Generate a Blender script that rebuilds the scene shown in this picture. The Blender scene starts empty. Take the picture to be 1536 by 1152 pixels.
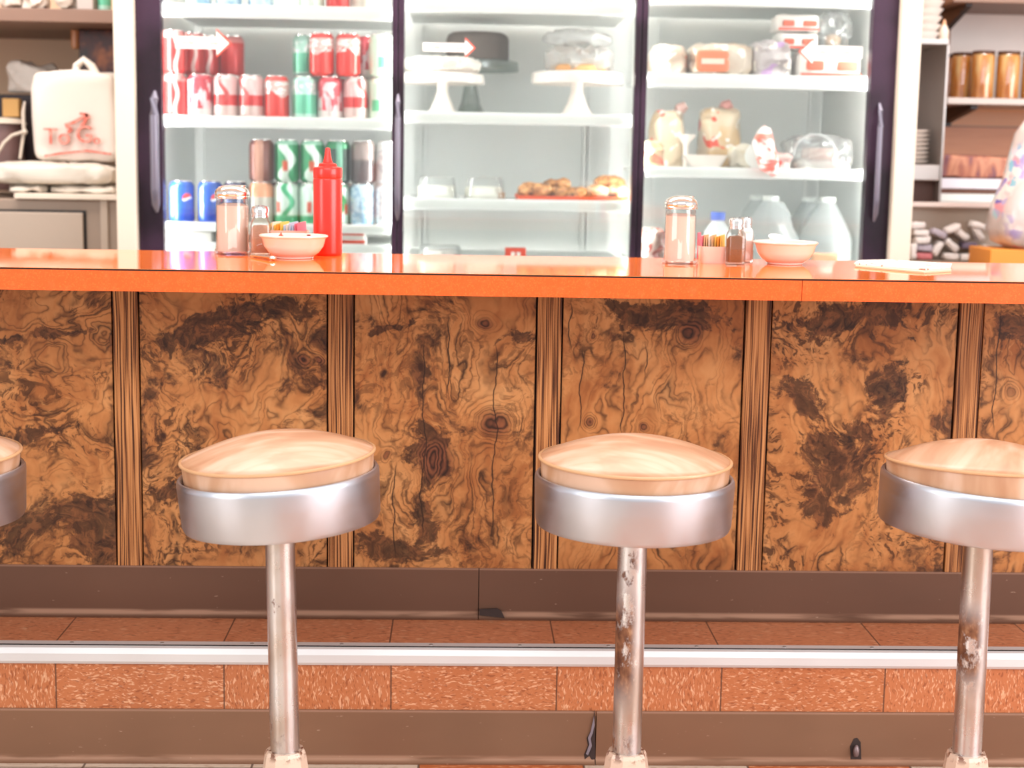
import bpy, math, random
from mathutils import Vector, Matrix, noise as mnoise
R = math.radians
scn = bpy.context.scene
COL = scn.collection

# ------------------------------------------------------------------ camera
FPX, PITCH, ROLL, YAW, EYE = 2315.4, 0.1451, 0.0172, 0.0346, 1.1092
R0 = Vector((math.cos(YAW), -math.sin(YAW), 0))
FW = Vector((math.cos(PITCH) * math.sin(YAW), math.cos(PITCH) * math.cos(YAW), -math.sin(PITCH)))
U0 = Vector((math.sin(PITCH) * math.sin(YAW), math.sin(PITCH) * math.cos(YAW), math.cos(PITCH)))
RT = math.cos(ROLL) * R0 + math.sin(ROLL) * U0
UP = math.cos(ROLL) * U0 - math.sin(ROLL) * R0
CAM = Vector((0, 0, EYE))
cd = bpy.data.cameras.new('camera'); cam = bpy.data.objects.new('camera', cd); COL.objects.link(cam)
m = Matrix.Identity(4)
for i in range(3):
    m[i][0], m[i][1], m[i][2], m[i][3] = RT[i], UP[i], -FW[i], CAM[i]
cam.matrix_world = m
cd.sensor_width = 36; cd.lens = FPX / 1536 * 36
cd.dof.use_dof = True; cd.dof.focus_distance = 2.65; cd.dof.aperture_fstop = 3.6
cd.clip_start = .05
scn.camera = cam

def at(px, py, Y):
    """world point on the plane y = Y seen at a photo pixel"""
    d = FW + RT * ((px - 768) / FPX) - UP * ((py - 576) / FPX)
    return CAM + d * (Y / d.y)
def X(px, Y, py=200): return at(px, py, Y).x
def Z(px, py, Y): return at(px, py, Y).z
def onz(px, py, z):
    d = FW + RT * ((px - 768) / FPX) - UP * ((py - 576) / FPX)
    return CAM + d * ((z - EYE) / d.z)

# ------------------------------------------------------------------ world, light, exposure
vs = scn.view_settings
vs.view_transform = 'Standard'; vs.look = 'None'; vs.gamma = 1; vs.exposure = 0.35; vs.use_curve_mapping = False
w = bpy.data.worlds.new('world'); scn.world = w; w.use_nodes = True
w.node_tree.nodes['Background'].inputs[0].default_value = (.97, .98, 1.0, 1)
w.node_tree.nodes['Background'].inputs[1].default_value = 0.72
def area(name, loc, target, sx, sy, power, col=(1, 1, 1)):
    l = bpy.data.lights.new(name, 'AREA'); l.shape = 'RECTANGLE'; l.size = sx; l.size_y = sy; l.energy = power; l.color = col
    o = bpy.data.objects.new(name, l); COL.objects.link(o); o.location = loc
    o.rotation_euler = (Vector(target) - Vector(loc)).to_track_quat('-Z', 'Y').to_euler()
    return o
area('window_daylight', (4.3, -.3, 1.7), (.4, 2.7, .6), 3.6, 2.3, 150, (.97, .98, 1))
area('window_daylight', (-4.2, -.6, 1.7), (-.4, 2.7, .6), 1.8, 2.1, 58, (1, .98, .96))
area('front_fill', (0, -1.7, 3.3), (0, 2.9, .5), 4.5, 1.3, 62, (1, .98, .96))  # added high fill aimed at stools and counter front, no known window
area('ceiling_fill', (0, 3.55, 2.6), (0, 3.9, .6), 3.6, .7, 80, (1, .98, .95))  # added overhead fill to brighten the countertop

# ------------------------------------------------------------------ node helper
def lin(c):
    if isinstance(c, (int, float)): c = (c, c, c)
    return tuple((v / 255 / 12.92 if v / 255 <= .04045 else ((v / 255 + .055) / 1.055) ** 2.4) for v in c[:3]) + (1,)
class NT:
    def __init__(s, name, rough=.5, metal=0, coat=0, spec=.5):
        s.m = bpy.data.materials.new(name); s.m.use_nodes = True; s.t = s.m.node_tree
        s.b = s.t.nodes['Principled BSDF']
        s.b.inputs['Roughness'].default_value = rough; s.b.inputs['Metallic'].default_value = metal
        s.b.inputs['Coat Weight'].default_value = coat; s.b.inputs['Coat Roughness'].default_value = .08
        s.b.inputs['Specular IOR Level'].default_value = spec
        s._co = None
    def node(s, k): return s.t.nodes.new(k)
    def put(s, inp, v):
        if isinstance(v, bpy.types.NodeSocket): s.t.links.new(v, inp)
        elif v is not None:
            if hasattr(inp.default_value, '__len__') and not hasattr(v, '__len__'): v = (v,) * len(inp.default_value)
            inp.default_value = v
    @property
    def co(s):
        if not s._co: s._co = s.node('ShaderNodeTexCoord').outputs['Object']
        return s._co
    def f(s, op, a, b=None, c=None, clamp=False):
        n = s.node('ShaderNodeMath'); n.operation = op; n.use_clamp = clamp
        s.put(n.inputs[0], a); s.put(n.inputs[1], b); s.put(n.inputs[2], c); return n.outputs[0]
    def v(s, op, a, b=None, out=0):
        n = s.node('ShaderNodeVectorMath'); n.operation = op; s.put(n.inputs[0], a)
        if op == 'SCALE': s.put(n.inputs[3], b)
        else: s.put(n.inputs[1], b)
        return n.outputs['Value' if out else 'Vector']
    def noise(s, vec, scale, detail=2, rough=.5, dist=0, col=False):
        n = s.node('ShaderNodeTexNoise'); s.put(n.inputs['Vector'], vec); s.put(n.inputs['Scale'], scale)
        n.inputs['Detail'].default_value = detail; n.inputs['Roughness'].default_value = rough; n.inputs['Distortion'].default_value = dist
        return n.outputs['Color' if col else 'Fac']
    def vor(s, vec, scale, feature='F1', rnd=1):
        n = s.node('ShaderNodeTexVoronoi'); n.feature = feature; s.put(n.inputs['Vector'], vec); s.put(n.inputs['Scale'], scale)
        n.inputs['Randomness'].default_value = rnd
        return n
    def sep(s, vec):
        n = s.node('ShaderNodeSeparateXYZ'); s.put(n.inputs[0], vec); return n.outputs
    def comb(s, x, y, z):
        n = s.node('ShaderNodeCombineXYZ'); s.put(n.inputs[0], x); s.put(n.inputs[1], y); s.put(n.inputs[2], z); return n.outputs[0]
    def ss(s, v, a, b):
        n = s.node('ShaderNodeMapRange'); n.interpolation_type = 'SMOOTHSTEP'
        s.put(n.inputs['Value'], v); n.inputs['From Min'].default_value = a; n.inputs['From Max'].default_value = b
        return n.outputs[0]
    def ramp(s, fac, stops):
        n = s.node('ShaderNodeValToRGB'); s.put(n.inputs[0], fac); e = n.color_ramp.elements
        while len(e) < len(stops): e.new(.5)
        for k, (p, c) in zip(e, stops): k.position = p; k.color = lin(c)
        return n.outputs[0]
    def mix(s, fac, a, b, mode='MIX'):
        n = s.node('ShaderNodeMix'); n.data_type = 'RGBA'; n.blend_type = mode
        s.put(n.inputs[0], fac); s.put(n.inputs[6], a); s.put(n.inputs[7], b); return n.outputs[2]
    def col(s, v): s.put(s.b.inputs['Base Color'], v); return s
    def bump(s, h, strength=.3, dist=.002):
        n = s.node('ShaderNodeBump'); n.inputs['Strength'].default_value = strength; n.inputs['Distance'].default_value = dist
        s.put(n.inputs['Height'], h); s.put(s.b.inputs['Normal'], n.outputs[0]); return s
    def band(s, v, c, hw, soft=.002):   # 1 inside |v-c|<hw
        d = s.f('ABSOLUTE', s.f('SUBTRACT', v, c)); return s.f('SUBTRACT', 1, s.ss(d, hw - soft, hw + soft))
def mat(name, c, rough=.5, metal=0, coat=0, var=.06, vscale=12, bump=0, spec=.5):
    """plain coloured surface with a little procedural unevenness"""
    n = NT(name, rough, metal, coat, spec); L = lin(c)
    nz = n.noise(n.co, vscale, 3)
    a = tuple(max(0, v * (1 - var)) for v in L[:3]) + (1,); b = tuple(min(1, v * (1 + var)) for v in L[:3]) + (1,)
    n.col(n.mix(nz, a, b))
    if bump: n.bump(n.noise(n.co, vscale * 6, 3), bump)
    return n.m
def glassy(name, tint=(255, 255, 255), base=.06, rough=.02, haze=0, hazecol=(255, 255, 255)):
    """thin glass or film: clear, with fresnel gloss and optional milky body"""
    mt = bpy.data.materials.new(name); mt.use_nodes = True; t = mt.node_tree; t.nodes.clear()
    o = t.nodes.new('ShaderNodeOutputMaterial'); tr = t.nodes.new('ShaderNodeBsdfTransparent'); tr.inputs[0].default_value = lin(tint)
    g = t.nodes.new('ShaderNodeBsdfGlossy'); g.inputs['Roughness'].default_value = rough
    lw = t.nodes.new('ShaderNodeLayerWeight'); lw.inputs[0].default_value = .35
    mr = t.nodes.new('ShaderNodeMapRange'); t.links.new(lw.outputs['Fresnel'], mr.inputs[0]); mr.inputs['To Min'].default_value = base; mr.inputs['To Max'].default_value = .7
    mx = t.nodes.new('ShaderNodeMixShader'); t.links.new(mr.outputs[0], mx.inputs[0]); t.links.new(tr.outputs[0], mx.inputs[1]); t.links.new(g.outputs[0], mx.inputs[2])
    out = mx.outputs[0]
    if haze:
        d = t.nodes.new('ShaderNodeBsdfDiffuse'); d.inputs[0].default_value = lin(hazecol)
        tl = t.nodes.new('ShaderNodeBsdfTranslucent'); tl.inputs[0].default_value = lin(hazecol)
        a = t.nodes.new('ShaderNodeMixShader'); a.inputs[0].default_value = .5; t.links.new(d.outputs[0], a.inputs[1]); t.links.new(tl.outputs[0], a.inputs[2])
        m2 = t.nodes.new('ShaderNodeMixShader'); m2.inputs[0].default_value = haze; t.links.new(out, m2.inputs[1]); t.links.new(a.outputs[0], m2.inputs[2]); out = m2.outputs[0]
    t.links.new(out, o.inputs[0]); return mt
def emit(name, c, s):
    mt = bpy.data.materials.new(name); mt.use_nodes = True; b = mt.node_tree.nodes['Principled BSDF']
    b.inputs['Base Color'].default_value = lin(c); b.inputs['Emission Color'].default_value = lin(c); b.inputs['Emission Strength'].default_value = s; return mt

# ------------------------------------------------------------------ mesh helper
class G:
    def __init__(s): s.v = []; s.f = []
    def add(s, v, f):
        o = len(s.v); s.v += [tuple(p) for p in v]; s.f += [tuple(i + o for i in q) for q in f]; return s
    def box(s, x0, x1, y0, y1, z0, z1):
        v = [(x, y, z) for z in (z0, z1) for y in (y0, y1) for x in (x0, x1)]
        return s.add(v, [(0, 2, 3, 1), (4, 5, 7, 6), (0, 1, 5, 4), (2, 6, 7, 3), (0, 4, 6, 2), (1, 3, 7, 5)])
    def lathe(s, prof, n=32, c=(0, 0, 0), sx=1, sy=1, rot=0, sq=0):
        """prof: list of (radius, z); sq>0 squares the section"""
        v = []; f = []
        for r, z in prof:
            for k in range(n):
                a = 2 * math.pi * k / n + rot; ca, sa = math.cos(a), math.sin(a)
                q = 1
                if sq: q = 1 / (abs(ca) ** sq + abs(sa) ** sq) ** (1 / sq)
                v.append((c[0] + r * q * ca * sx, c[1] + r * q * sa * sy, c[2] + z))
        for i in range(len(prof) - 1):
            for k in range(n):
                k2 = (k + 1) % n; f.append((i * n + k, i * n + k2, (i + 1) * n + k2, (i + 1) * n + k))
        if prof[0][0] > 1e-6: f.append(tuple(range(n))[::-1])
        if prof[-1][0] > 1e-6: f.append(tuple((len(prof) - 1) * n + k for k in range(n)))
        return s.add(v, f)
    def tube(s, path, r, n=10, closed=False):
        P = [Vector(p) for p in path]; v = []; f = []; m_ = len(P); up = Vector((0.13, .2, 1)).normalized()
        rr = r if isinstance(r, (list, tuple)) else [r] * m_
        for i, p in enumerate(P):
            a = P[(i - 1) % m_] if (closed or i) else p; b = P[(i + 1) % m_] if (closed or i < m_ - 1) else p
            t = (b - a).normalized(); u = t.cross(up)
            if u.length < .05: u = t.cross(Vector((1, 0, 0)))
            u.normalize(); w_ = t.cross(u)
            for k in range(n):
                q = 2 * math.pi * k / n; v.append(p + (u * math.cos(q) + w_ * math.sin(q)) * rr[i])
        for i in range(m_ if closed else m_ - 1):
            j = (i + 1) % m_
            for k in range(n):
                k2 = (k + 1) % n; f.append((i * n + k, i * n + k2, j * n + k2, j * n + k))
        if not closed: f += [tuple(range(n))[::-1], tuple((m_ - 1) * n + k for k in range(n))]
        return s.add(v, f)
    def prism(s, poly, y0, y1):
        """poly in XZ, extruded along Y"""
        n = len(poly); v = [(x, y0, z) for x, z in poly] + [(x, y1, z) for x, z in poly]
        return s.add(v, [tuple(range(n)), tuple(range(2 * n - 1, n - 1, -1))] + [(i, i + n, (i + 1) % n + n, (i + 1) % n) for i in range(n)])
    def prismx(s, poly, x0, x1):
        """poly in YZ, extruded along X"""
        n = len(poly); v = [(x0, y, z) for y, z in poly] + [(x1, y, z) for y, z in poly]
        return s.add(v, [tuple(range(n))[::-1], tuple(range(n, 2 * n))] + [(i, (i + 1) % n, (i + 1) % n + n, i + n) for i in range(n)])
    def prismz(s, poly, z0, z1):
        n = len(poly); v = [(x, y, z0) for x, y in poly] + [(x, y, z1) for x, y in poly]
        return s.add(v, [tuple(range(n))[::-1], tuple(range(n, 2 * n))] + [(i, (i + 1) % n, (i + 1) % n + n, i + n) for i in range(n)])
    def sup(s, c, r, e1=.5, e2=.5, amp=0, sc=20, seed=0, n=28, m_=18, ridge=False):
        """superellipsoid pillow with folds; flat base stays at c.z - r.z"""
        def pw(a, e): return math.copysign(abs(a) ** e, a)
        v = []; f = []
        for i in range(m_ + 1):
            la = -math.pi / 2 + math.pi * i / m_
            for k in range(n):
                lo = 2 * math.pi * k / n
                x = pw(math.cos(la), e1) * pw(math.cos(lo), e2); y = pw(math.cos(la), e1) * pw(math.sin(lo), e2); z = pw(math.sin(la), e1)
                p = Vector((c[0] + x * r[0], c[1] + y * r[1], c[2] + z * r[2]))
                if amp:
                    q = mnoise.noise((p + Vector((seed * 7.3, seed * 3.1, seed))) * sc)
                    if ridge: q = .5 - abs(q) * 2
                    p += Vector((x, y, z)) * q * amp
                    p.z = max(p.z, c[2] - r[2])
                v.append(p)
        for i in range(m_):
            for k in range(n):
                k2 = (k + 1) % n; f.append((i * n + k, i * n + k2, (i + 1) * n + k2, (i + 1) * n + k))
        return s.add(v, f)
def link(o, parent=None):
    COL.objects.link(o)
    if parent: o.parent = parent
    return o
def part(name, g, mt, parent=None, loc=None, smooth=False, bevel=0, seg=2, angle=40):
    me = bpy.data.meshes.new(name); me.from_pydata(g.v, [], g.f); me.validate(); me.update()
    for q in (mt if isinstance(mt, (list, tuple)) else [mt]): me.materials.append(q)
    if smooth:
        me.polygons.foreach_set('use_smooth', [True] * len(me.polygons))
        try: me.set_sharp_from_angle(angle=R(angle))
        except Exception: pass
    o = bpy.data.objects.new(name, me); link(o, parent)
    if loc is not None: o.location = loc
    if bevel:
        b = o.modifiers.new('bevel', 'BEVEL'); b.width = bevel; b.segments = seg; b.limit_method = 'ANGLE'; b.angle_limit = R(35)
    return o
def tag(o, label=None, cat=None, group=None, kind=None):
    for k, v in (('label', label), ('category', cat), ('group', group), ('kind', kind)):
        if v: o[k] = v
    return o
def thing(name, label, cat, loc=(0, 0, 0), rz=0, group=None, kind=None):
    o = bpy.data.objects.new(name, None); o.empty_display_size = .05; COL.objects.link(o); o.location = loc; o.rotation_euler = (0, 0, rz)
    return tag(o, label, cat, group, kind)
def dup(src, loc, label, rz=0, group=None):
    c = src.copy(); COL.objects.link(c); c.location = loc; c.rotation_euler = (0, 0, rz); c['label'] = label
    if group: c['group'] = group
    for ch in list(src.children):
        d = ch.copy(); COL.objects.link(d); d.parent = c
        for g2 in list(ch.children):
            e = g2.copy(); COL.objects.link(e); e.parent = d
    return c
def text_mesh(name, body, size, mt, parent, loc, rot=(R(90), 0, 0), extrude=.0003, shear=0, align='CENTER', scale=(1, 1, 1)):
    cu = bpy.data.curves.new('tmp', 'FONT'); cu.body = body; cu.size = size; cu.extrude = extrude; cu.align_x = align; cu.align_y = 'CENTER'; cu.shear = shear
    t = bpy.data.objects.new('tmp', cu); COL.objects.link(t)
    dg = bpy.context.evaluated_depsgraph_get(); me = bpy.data.meshes.new_from_object(t.evaluated_get(dg))
    bpy.data.objects.remove(t); bpy.data.curves.remove(cu)
    me.materials.clear(); me.materials.append(mt); me.name = name
    o = bpy.data.objects.new(name, me); link(o, parent); o.location = loc; o.rotation_euler = rot; o.scale = scale
    return o

# ------------------------------------------------------------------ key planes (metres)
YS, YB, YC = 2.7304, 2.9134, 2.58            # step face, panel face, counter front edge
ZBASE, ZN, ZT, ZP = .1016, .1882, .2209, .3216 # top of floor cove, nosing bottom, tread, bottom of wood panels
ZC, ZCB = .9171, .8808                       # countertop top and underside of its edge
YCB = 3.085                                  # back edge of countertop
YF = 4.0                                     # fridge front
XL, XR = -2.6, 2.8

# ------------------------------------------------------------------ surface materials
def burl(name, seed, knots=(), dark=.5, patches=(), cracks=(), tone=1.0, flow=(6, 1, 3)):
    n = NT(name, .42, 0, 0, .28); co = n.co
    off = n.v('ADD', co, (seed * 3.7, seed * 1.3, seed * 5.1))
    w1 = n.v('SCALE', n.v('SUBTRACT', n.noise(off, 4.5, 2, .5, col=True), (.5, .5, .5)), .16)
    w2 = n.v('SCALE', n.v('SUBTRACT', n.noise(off, 17, 3, .6, col=True), (.5, .5, .5)), .045)
    p0 = n.v('ADD', n.v('ADD', co, w1), w2)
    p = n.v('ADD', p0, (seed * 3.7, 0, seed * 5.1))
    F = n.noise(n.v('MULTIPLY', p, flow), 1.0, 2.5, .55)
    dk = None
    ps = n.v('MULTIPLY', n.v('ADD', co, n.v('SCALE', n.v('ADD', w1, n.v('SCALE', w2, 1.6)), .30)), (1, 0, 1))
    for (kx, kz, r, s_, d_) in knots:
        dist = n.v('DISTANCE', ps, (kx, 0, kz), out=1)
        g = n.f('POWER', 2.718, n.f('MULTIPLY', n.f('POWER', n.f('DIVIDE', dist, r), 2), -1))
        F = n.f('ADD', F, n.f('MULTIPLY', g, s_ * .7))
        core = n.f('MULTIPLY', n.f('SUBTRACT', 1, n.ss(n.f('DIVIDE', dist, r), .25, .95)), d_)
        dk = core if dk is None else n.f('MAXIMUM', dk, core)
    ph = n.f('MULTIPLY', F, 62)
    ring = n.f('ABSOLUTE', n.f('SINE', ph))
    line = n.f('POWER', n.f('SUBTRACT', 1, ring), 2.2)
    ring2 = n.f('POWER', n.f('SUBTRACT', 1, n.f('ABSOLUTE', n.f('SINE', n.f('MULTIPLY', F, 23)))), 5)
    mask = n.ss(n.noise(off, 9, 3, .6), .40, .62)
    big = n.noise(n.v('ADD', p, (9.1, 0, 2.2)), 5.5, 4, .62)
    curl = n.noise(p, 34, 4, .65, 1.8)                       # tight burl figure
    curlm = n.ss(n.noise(off, 6.5, 2), .42, .54)
    base = n.ramp(n.f('ADD', n.f('MULTIPLY', big, .72), n.f('MULTIPLY', n.noise(n.v('MULTIPLY', p, (60, 1, 9)), 1, 3), .28)),
                  [(.28, (112, 64, 34)), (.40, (166, 100, 54)), (.52, (196, 130, 76)), (.70, (216, 156, 100))])
    c = n.mix(n.f('MULTIPLY', line, n.f('ADD', .25, n.f('MULTIPLY', mask, .6))), base, lin((78, 42, 22)))
    c = n.mix(n.f('MULTIPLY', ring2, n.f('MULTIPLY', mask, .9)), c, lin((38, 20, 14)))
    c = n.mix(n.f('MULTIPLY', curlm, n.f('MULTIPLY', n.ss(curl, .50, .60), min(.85, .12 + dark * 1.4))), c, lin((66, 36, 20)))
    c = n.mix(n.f('MULTIPLY', curlm, n.f('MULTIPLY', n.ss(curl, .42, .30), .4)), c, lin((222, 158, 98)))
    pat = n.ss(n.noise(n.v('ADD', p, (2.7, 0, 7.7)), 5.2, 6, .70), .58 - dark * .1, .66 - dark * .1)
    for (kx, kz, rx, rz) in patches:
        d = n.v('LENGTH', n.v('DIVIDE', n.v('SUBTRACT', n.v('MULTIPLY', p0, (1, 0, 1)), (kx, 0, kz)), (rx, 1, rz)), out=1)
        pat = n.f('MAXIMUM', pat, n.f('SUBTRACT', 1, n.ss(n.f('ADD', d, n.f('ADD', n.f('MULTIPLY', n.f('SUBTRACT', n.noise(p, 40, 5, .75), .5), 2.4), n.f('MULTIPLY', n.f('SUBTRACT', n.noise(p, 11, 3, .6), .5), 2.2))), .7, 1.0)))
    pc = n.ramp(n.noise(p, 40, 4, .7, 1.0), [(.38, (36, 20, 18)), (.50, (66, 38, 26)), (.62, (120, 72, 44))])
    c = n.mix(n.f('MULTIPLY', pat, .86), c, pc)
    if dk is not None:
        kc = n.ramp(n.f('ADD', n.f('MULTIPLY', ring, .5), n.f('MULTIPLY', n.noise(p, 50, 3), .5)), [(.3, (40, 20, 15)), (.6, (96, 52, 36)), (.85, (142, 82, 54))])
        c = n.mix(dk, c, kc)
    # small pin knots
    vv = n.vor(n.v('ADD', p, (1.1, 0, 0)), 11); dd = vv.outputs['Distance']
    sel = n.ss(n.sep(vv.outputs['Color'])[0], .72, .76)
    c = n.mix(n.f('MULTIPLY', sel, n.f('SUBTRACT', 1, n.ss(dd, .05, .16))), c, lin((62, 34, 22)))
    # fine vertical cracks
    x, y, z = n.sep(co)
    wob = n.f('MULTIPLY', n.f('SUBTRACT', n.noise(n.v('MULTIPLY', off, (.3, 1, 1)), 16, 3), .5), .03)
    for (cx, z0, z1) in cracks:
        cr = n.f('SUBTRACT', 1, n.ss(n.f('ABSOLUTE', n.f('SUBTRACT', n.f('ADD', x, wob), cx)), .0006, .0018))
        cr = n.f('MULTIPLY', cr, n.band(z, (z0 + z1) / 2, (z1 - z0) / 2, .02))
        c = n.mix(n.f('MULTIPLY', cr, .9), c, lin((45, 25, 18)))
    tone *= .9
    if tone != 1: c = n.mix(1.0, c, (tone, tone, tone, 1), 'MULTIPLY')
    n.col(c); n.bump(n.f('MULTIPLY', line, mask), .12, .001)
    return n.m
def batten_mat(name, seed):
    n = NT(name, .5, 0, 0, .25); co = n.v('ADD', n.co, (seed * 2.3, 0, seed * 4.1))
    wx = n.v('ADD', co, n.comb(n.f('MULTIPLY', n.f('SUBTRACT', n.noise(n.v('MULTIPLY', co, (8, 1, 2.2)), 1, 2), .5), .012), 0, 0))
    g = n.noise(n.v('MULTIPLY', wx, (330, 1, 3.5)), 1, 2, .6)
    c = n.ramp(g, [(.40, (60, 32, 20)), (.46, (120, 70, 40)), (.52, (180, 118, 68)), (.62, (206, 144, 92))])
    c = n.mix(n.f('MULTIPLY', n.ss(n.noise(co, 3.5, 2), .45, .7), .35), c, lin((110, 64, 38)))
    n.col(c); n.bump(g, .35, .001); return n.m
def tile_mat(name, x0, period, c1, c2, fleck, mode, phase=0):
    """vinyl composition tile: streak direction changes tile by tile"""
    n = NT(name, .42, 0, .1); x, y, z = n.sep(n.co)
    u = n.f('DIVIDE', n.f('SUBTRACT', x, x0), period)
    par = n.f('GREATER_THAN', n.f('MODULO', n.f('ADD', n.f('FLOOR', u), 40 + phase), 2), .5)
    p = n.comb(x, y, z)
    jit = n.v('SCALE', n.v('SUBTRACT', n.noise(p, 26, 2, col=True), (.5, .5, .5)), .02)
    p = n.v('ADD', p, jit)
    sv = (330, 90, 95); sh = (95, 330, 330)
    if mode == 'tread': sv = (75, 200, 90); sh = (60, 240, 90)
    def layer(off, lo, hi, k=1.0):
        a = n.noise(n.v('ADD', n.v('MULTIPLY', p, tuple(q * k for q in sv)), (off, off, 0)), 1, 1.5, .5)
        b = n.noise(n.v('ADD', n.v('MULTIPLY', p, tuple(q * k for q in sh)), (off, off, 5)), 1, 1.5, .5)
        mx = n.node('ShaderNodeMix'); n.put(mx.inputs[0], par); n.put(mx.inputs[2], a); n.put(mx.inputs[3], b)
        return n.ss(mx.outputs[0], lo, hi)
    base = n.mix(n.noise(p, 9, 3), lin(c1), lin(c2))
    tv = n.node('ShaderNodeTexWhiteNoise'); tv.noise_dimensions = '1D'; n.put(tv.inputs['W'], n.f('FLOOR', u))
    base = n.mix(n.f('MULTIPLY', tv.outputs[0], .22), base, lin((214, 130, 84)))
    c = n.mix(n.f('MULTIPLY', layer(0, .56, .68), .62), base, lin(fleck))
    c = n.mix(n.f('MULTIPLY', layer(30, .56, .68), .6), c, lin((128, 58, 26)))
    c = n.mix(n.f('MULTIPLY', layer(60, .62, .72, .6), .45), c, lin((240, 190, 150)))
    fr = n.f('FRACT', n.f('ADD', u, .5)); j = n.f('SUBTRACT', 1, n.ss(n.f('ABSOLUTE', n.f('SUBTRACT', fr, .5)), .003, .0065))
    c = n.mix(n.f('MULTIPLY', j, .8), c, lin((74, 44, 32)))
    n.col(c); return n.m

M = {}
def covemat(name, c, z0):
    n = NT(name, .48, 0, .04, .3); x, y, z = n.sep(n.co)
    b = n.mix(n.noise(n.v('MULTIPLY', n.co, (3, 1, 8)), 1, 3), lin([v * .93 for v in c]), lin([v * 1.08 for v in c]))
    w = n.f('MULTIPLY', n.band(z, z0 + .0105, .0045, .003), n.ss(n.noise(n.v('MULTIPLY', n.co, (6, 1, 60)), 1, 3), .30, .55))   # toe highlight painted into the colour, broken up with scuffs
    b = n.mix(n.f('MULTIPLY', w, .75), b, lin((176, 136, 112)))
    t = n.band(z, z0 + .0995, .0016, .0008); b = n.mix(n.f('MULTIPLY', t, .5), b, lin((170, 130, 110)))
    sc = n.ss(n.noise(n.v('MULTIPLY', n.co, (70, 1, 260)), 1, 2), .74, .77); b = n.mix(n.f('MULTIPLY', sc, .5), b, lin((196, 164, 142)))
    n.col(b); return n.m
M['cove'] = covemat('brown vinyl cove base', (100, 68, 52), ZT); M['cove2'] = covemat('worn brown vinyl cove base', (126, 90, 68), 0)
M['dark'] = mat('dark gap', (34, 22, 18), .9)
M['hole'] = mat('torn vinyl hole', (52, 36, 32), .8, var=.4, vscale=60)
n = NT('orange speckled laminate edge', .32, 0, .2)
sp = n.noise(n.co, 420, 2, .6); sp2 = n.noise(n.co, 45, 3)
c = n.mix(n.ss(sp, .50, .72), lin((248, 90, 12)), lin((252, 112, 36))); c = n.mix(n.f('MULTIPLY', n.ss(sp2, .5, .7), .3), c, lin((250, 110, 50)))
n.col(c); M['edge'] = n.m
n = NT('orange laminate top', .05)
n.b.inputs['IOR'].default_value = 1.55
n.col(n.mix(n.ss(n.noise(n.co, 300, 2), .5, .7), lin((255, 124, 50)), lin((255, 146, 78)))); M['top'] = n.m
n = NT('brushed aluminium', .3, 1)
br = n.noise(n.v('MULTIPLY', n.co, (3, 3, 260)), 1, 3); sm_ = n.noise(n.co, 9, 3)
n.col(n.mix(sm_, lin((188, 190, 198)), lin((208, 210, 218))))
n.put(n.b.inputs['Roughness'], n.f('ADD', .22, n.f('MULTIPLY', n.f('ADD', br, sm_), .13))); M['alu'] = n.m
M['nosing'] = mat('aluminium nosing', (228, 226, 226), .45, .35, var=.05, vscale=5)
def pole_mat(seed, rust):
    n = NT('worn chrome pole', .3, .95); x, y, z = n.sep(n.co)
    off = n.v('ADD', n.v('MULTIPLY', n.co, (1, 1, .6)), (seed, 0, seed * 2))
    a = n.noise(off, 30, 5, .7); a2 = n.noise(n.v('ADD', off, (4, 4, 4)), 11, 3)
    c = n.mix(n.ss(a2, .42, .68), lin((212, 208, 208)), lin((188, 172, 160)))
    r = n.f('MULTIPLY', n.ss(a, .56, .66), .16)
    for (zc, zr, s_) in rust:
        b = n.f('SUBTRACT', 1, n.ss(n.f('ABSOLUTE', n.f('SUBTRACT', z, zc)), zr * .3, zr))
        left = n.f('SUBTRACT', 1, n.ss(x, -.004, .014))
        r = n.f('MAXIMUM', r, n.f('MULTIPLY', n.f('MULTIPLY', b, left), n.ss(a, .60 - s_ * .085, .70 - s_ * .085)))
    rc = n.ramp(n.noise(off, 90, 3), [(.35, (92, 52, 34)), (.6, (140, 92, 62)), (.75, (176, 132, 98))])
    n.col(n.mix(r, c, rc)); n.put(n.b.inputs['Metallic'], n.f('SUBTRACT', .95, n.f('MULTIPLY', r, .8)))
    n.put(n.b.inputs['Roughness'], n.f('ADD', .22, n.f('MULTIPLY', n.f('ADD', r, n.f('MULTIPLY', a, .3)), .45)))
    n.bump(a, .25, .0006); return n.m
n = NT('tan vinyl', .46, 0, .1); x, y, z = n.sep(n.co)
n.b.inputs['Coat Roughness'].default_value = .22
s1 = n.noise(n.v('ADD', n.v('MULTIPLY', n.co, (6, 26, 6)), n.v('SCALE', n.noise(n.co, 5, 2, col=True), 2.0)), 1, 3)
c = n.ramp(s1, [(.34, (176, 126, 92)), (.5, (190, 145, 112)), (.66, (208, 170, 144))])
n.col(c); n.bump(n.noise(n.co, 260, 2), .06, .0005); M['vinyl'] = n.m
M['piping'] = mat('tan piping', (208, 162, 120), .32, coat=.3)
n = NT('painted cast base', .4, 0, .2); a = n.noise(n.co, 70, 4, .7); x, y, z = n.sep(n.co)
chip = n.f('MULTIPLY', n.ss(z, .140, .155), n.ss(a, .48, .56))
n.col(n.mix(chip, lin((222, 192, 170)), lin((122, 74, 50)))); M['base'] = n.m
M['cream'] = mat('cream enamel', (226, 210, 192), .4, var=.03, vscale=2)
M['white'] = mat('white fridge liner', (236, 240, 236), .45, var=.02, vscale=3)
M['liner'] = mat('grey white fridge liner', (230, 232, 230), .5, var=.03, vscale=3)
M['shelf'] = mat('white coated shelf', (246, 248, 246), .4, var=.02)
n = NT('dark purple metallic frame', .4, 0, 0, .25)
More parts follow.
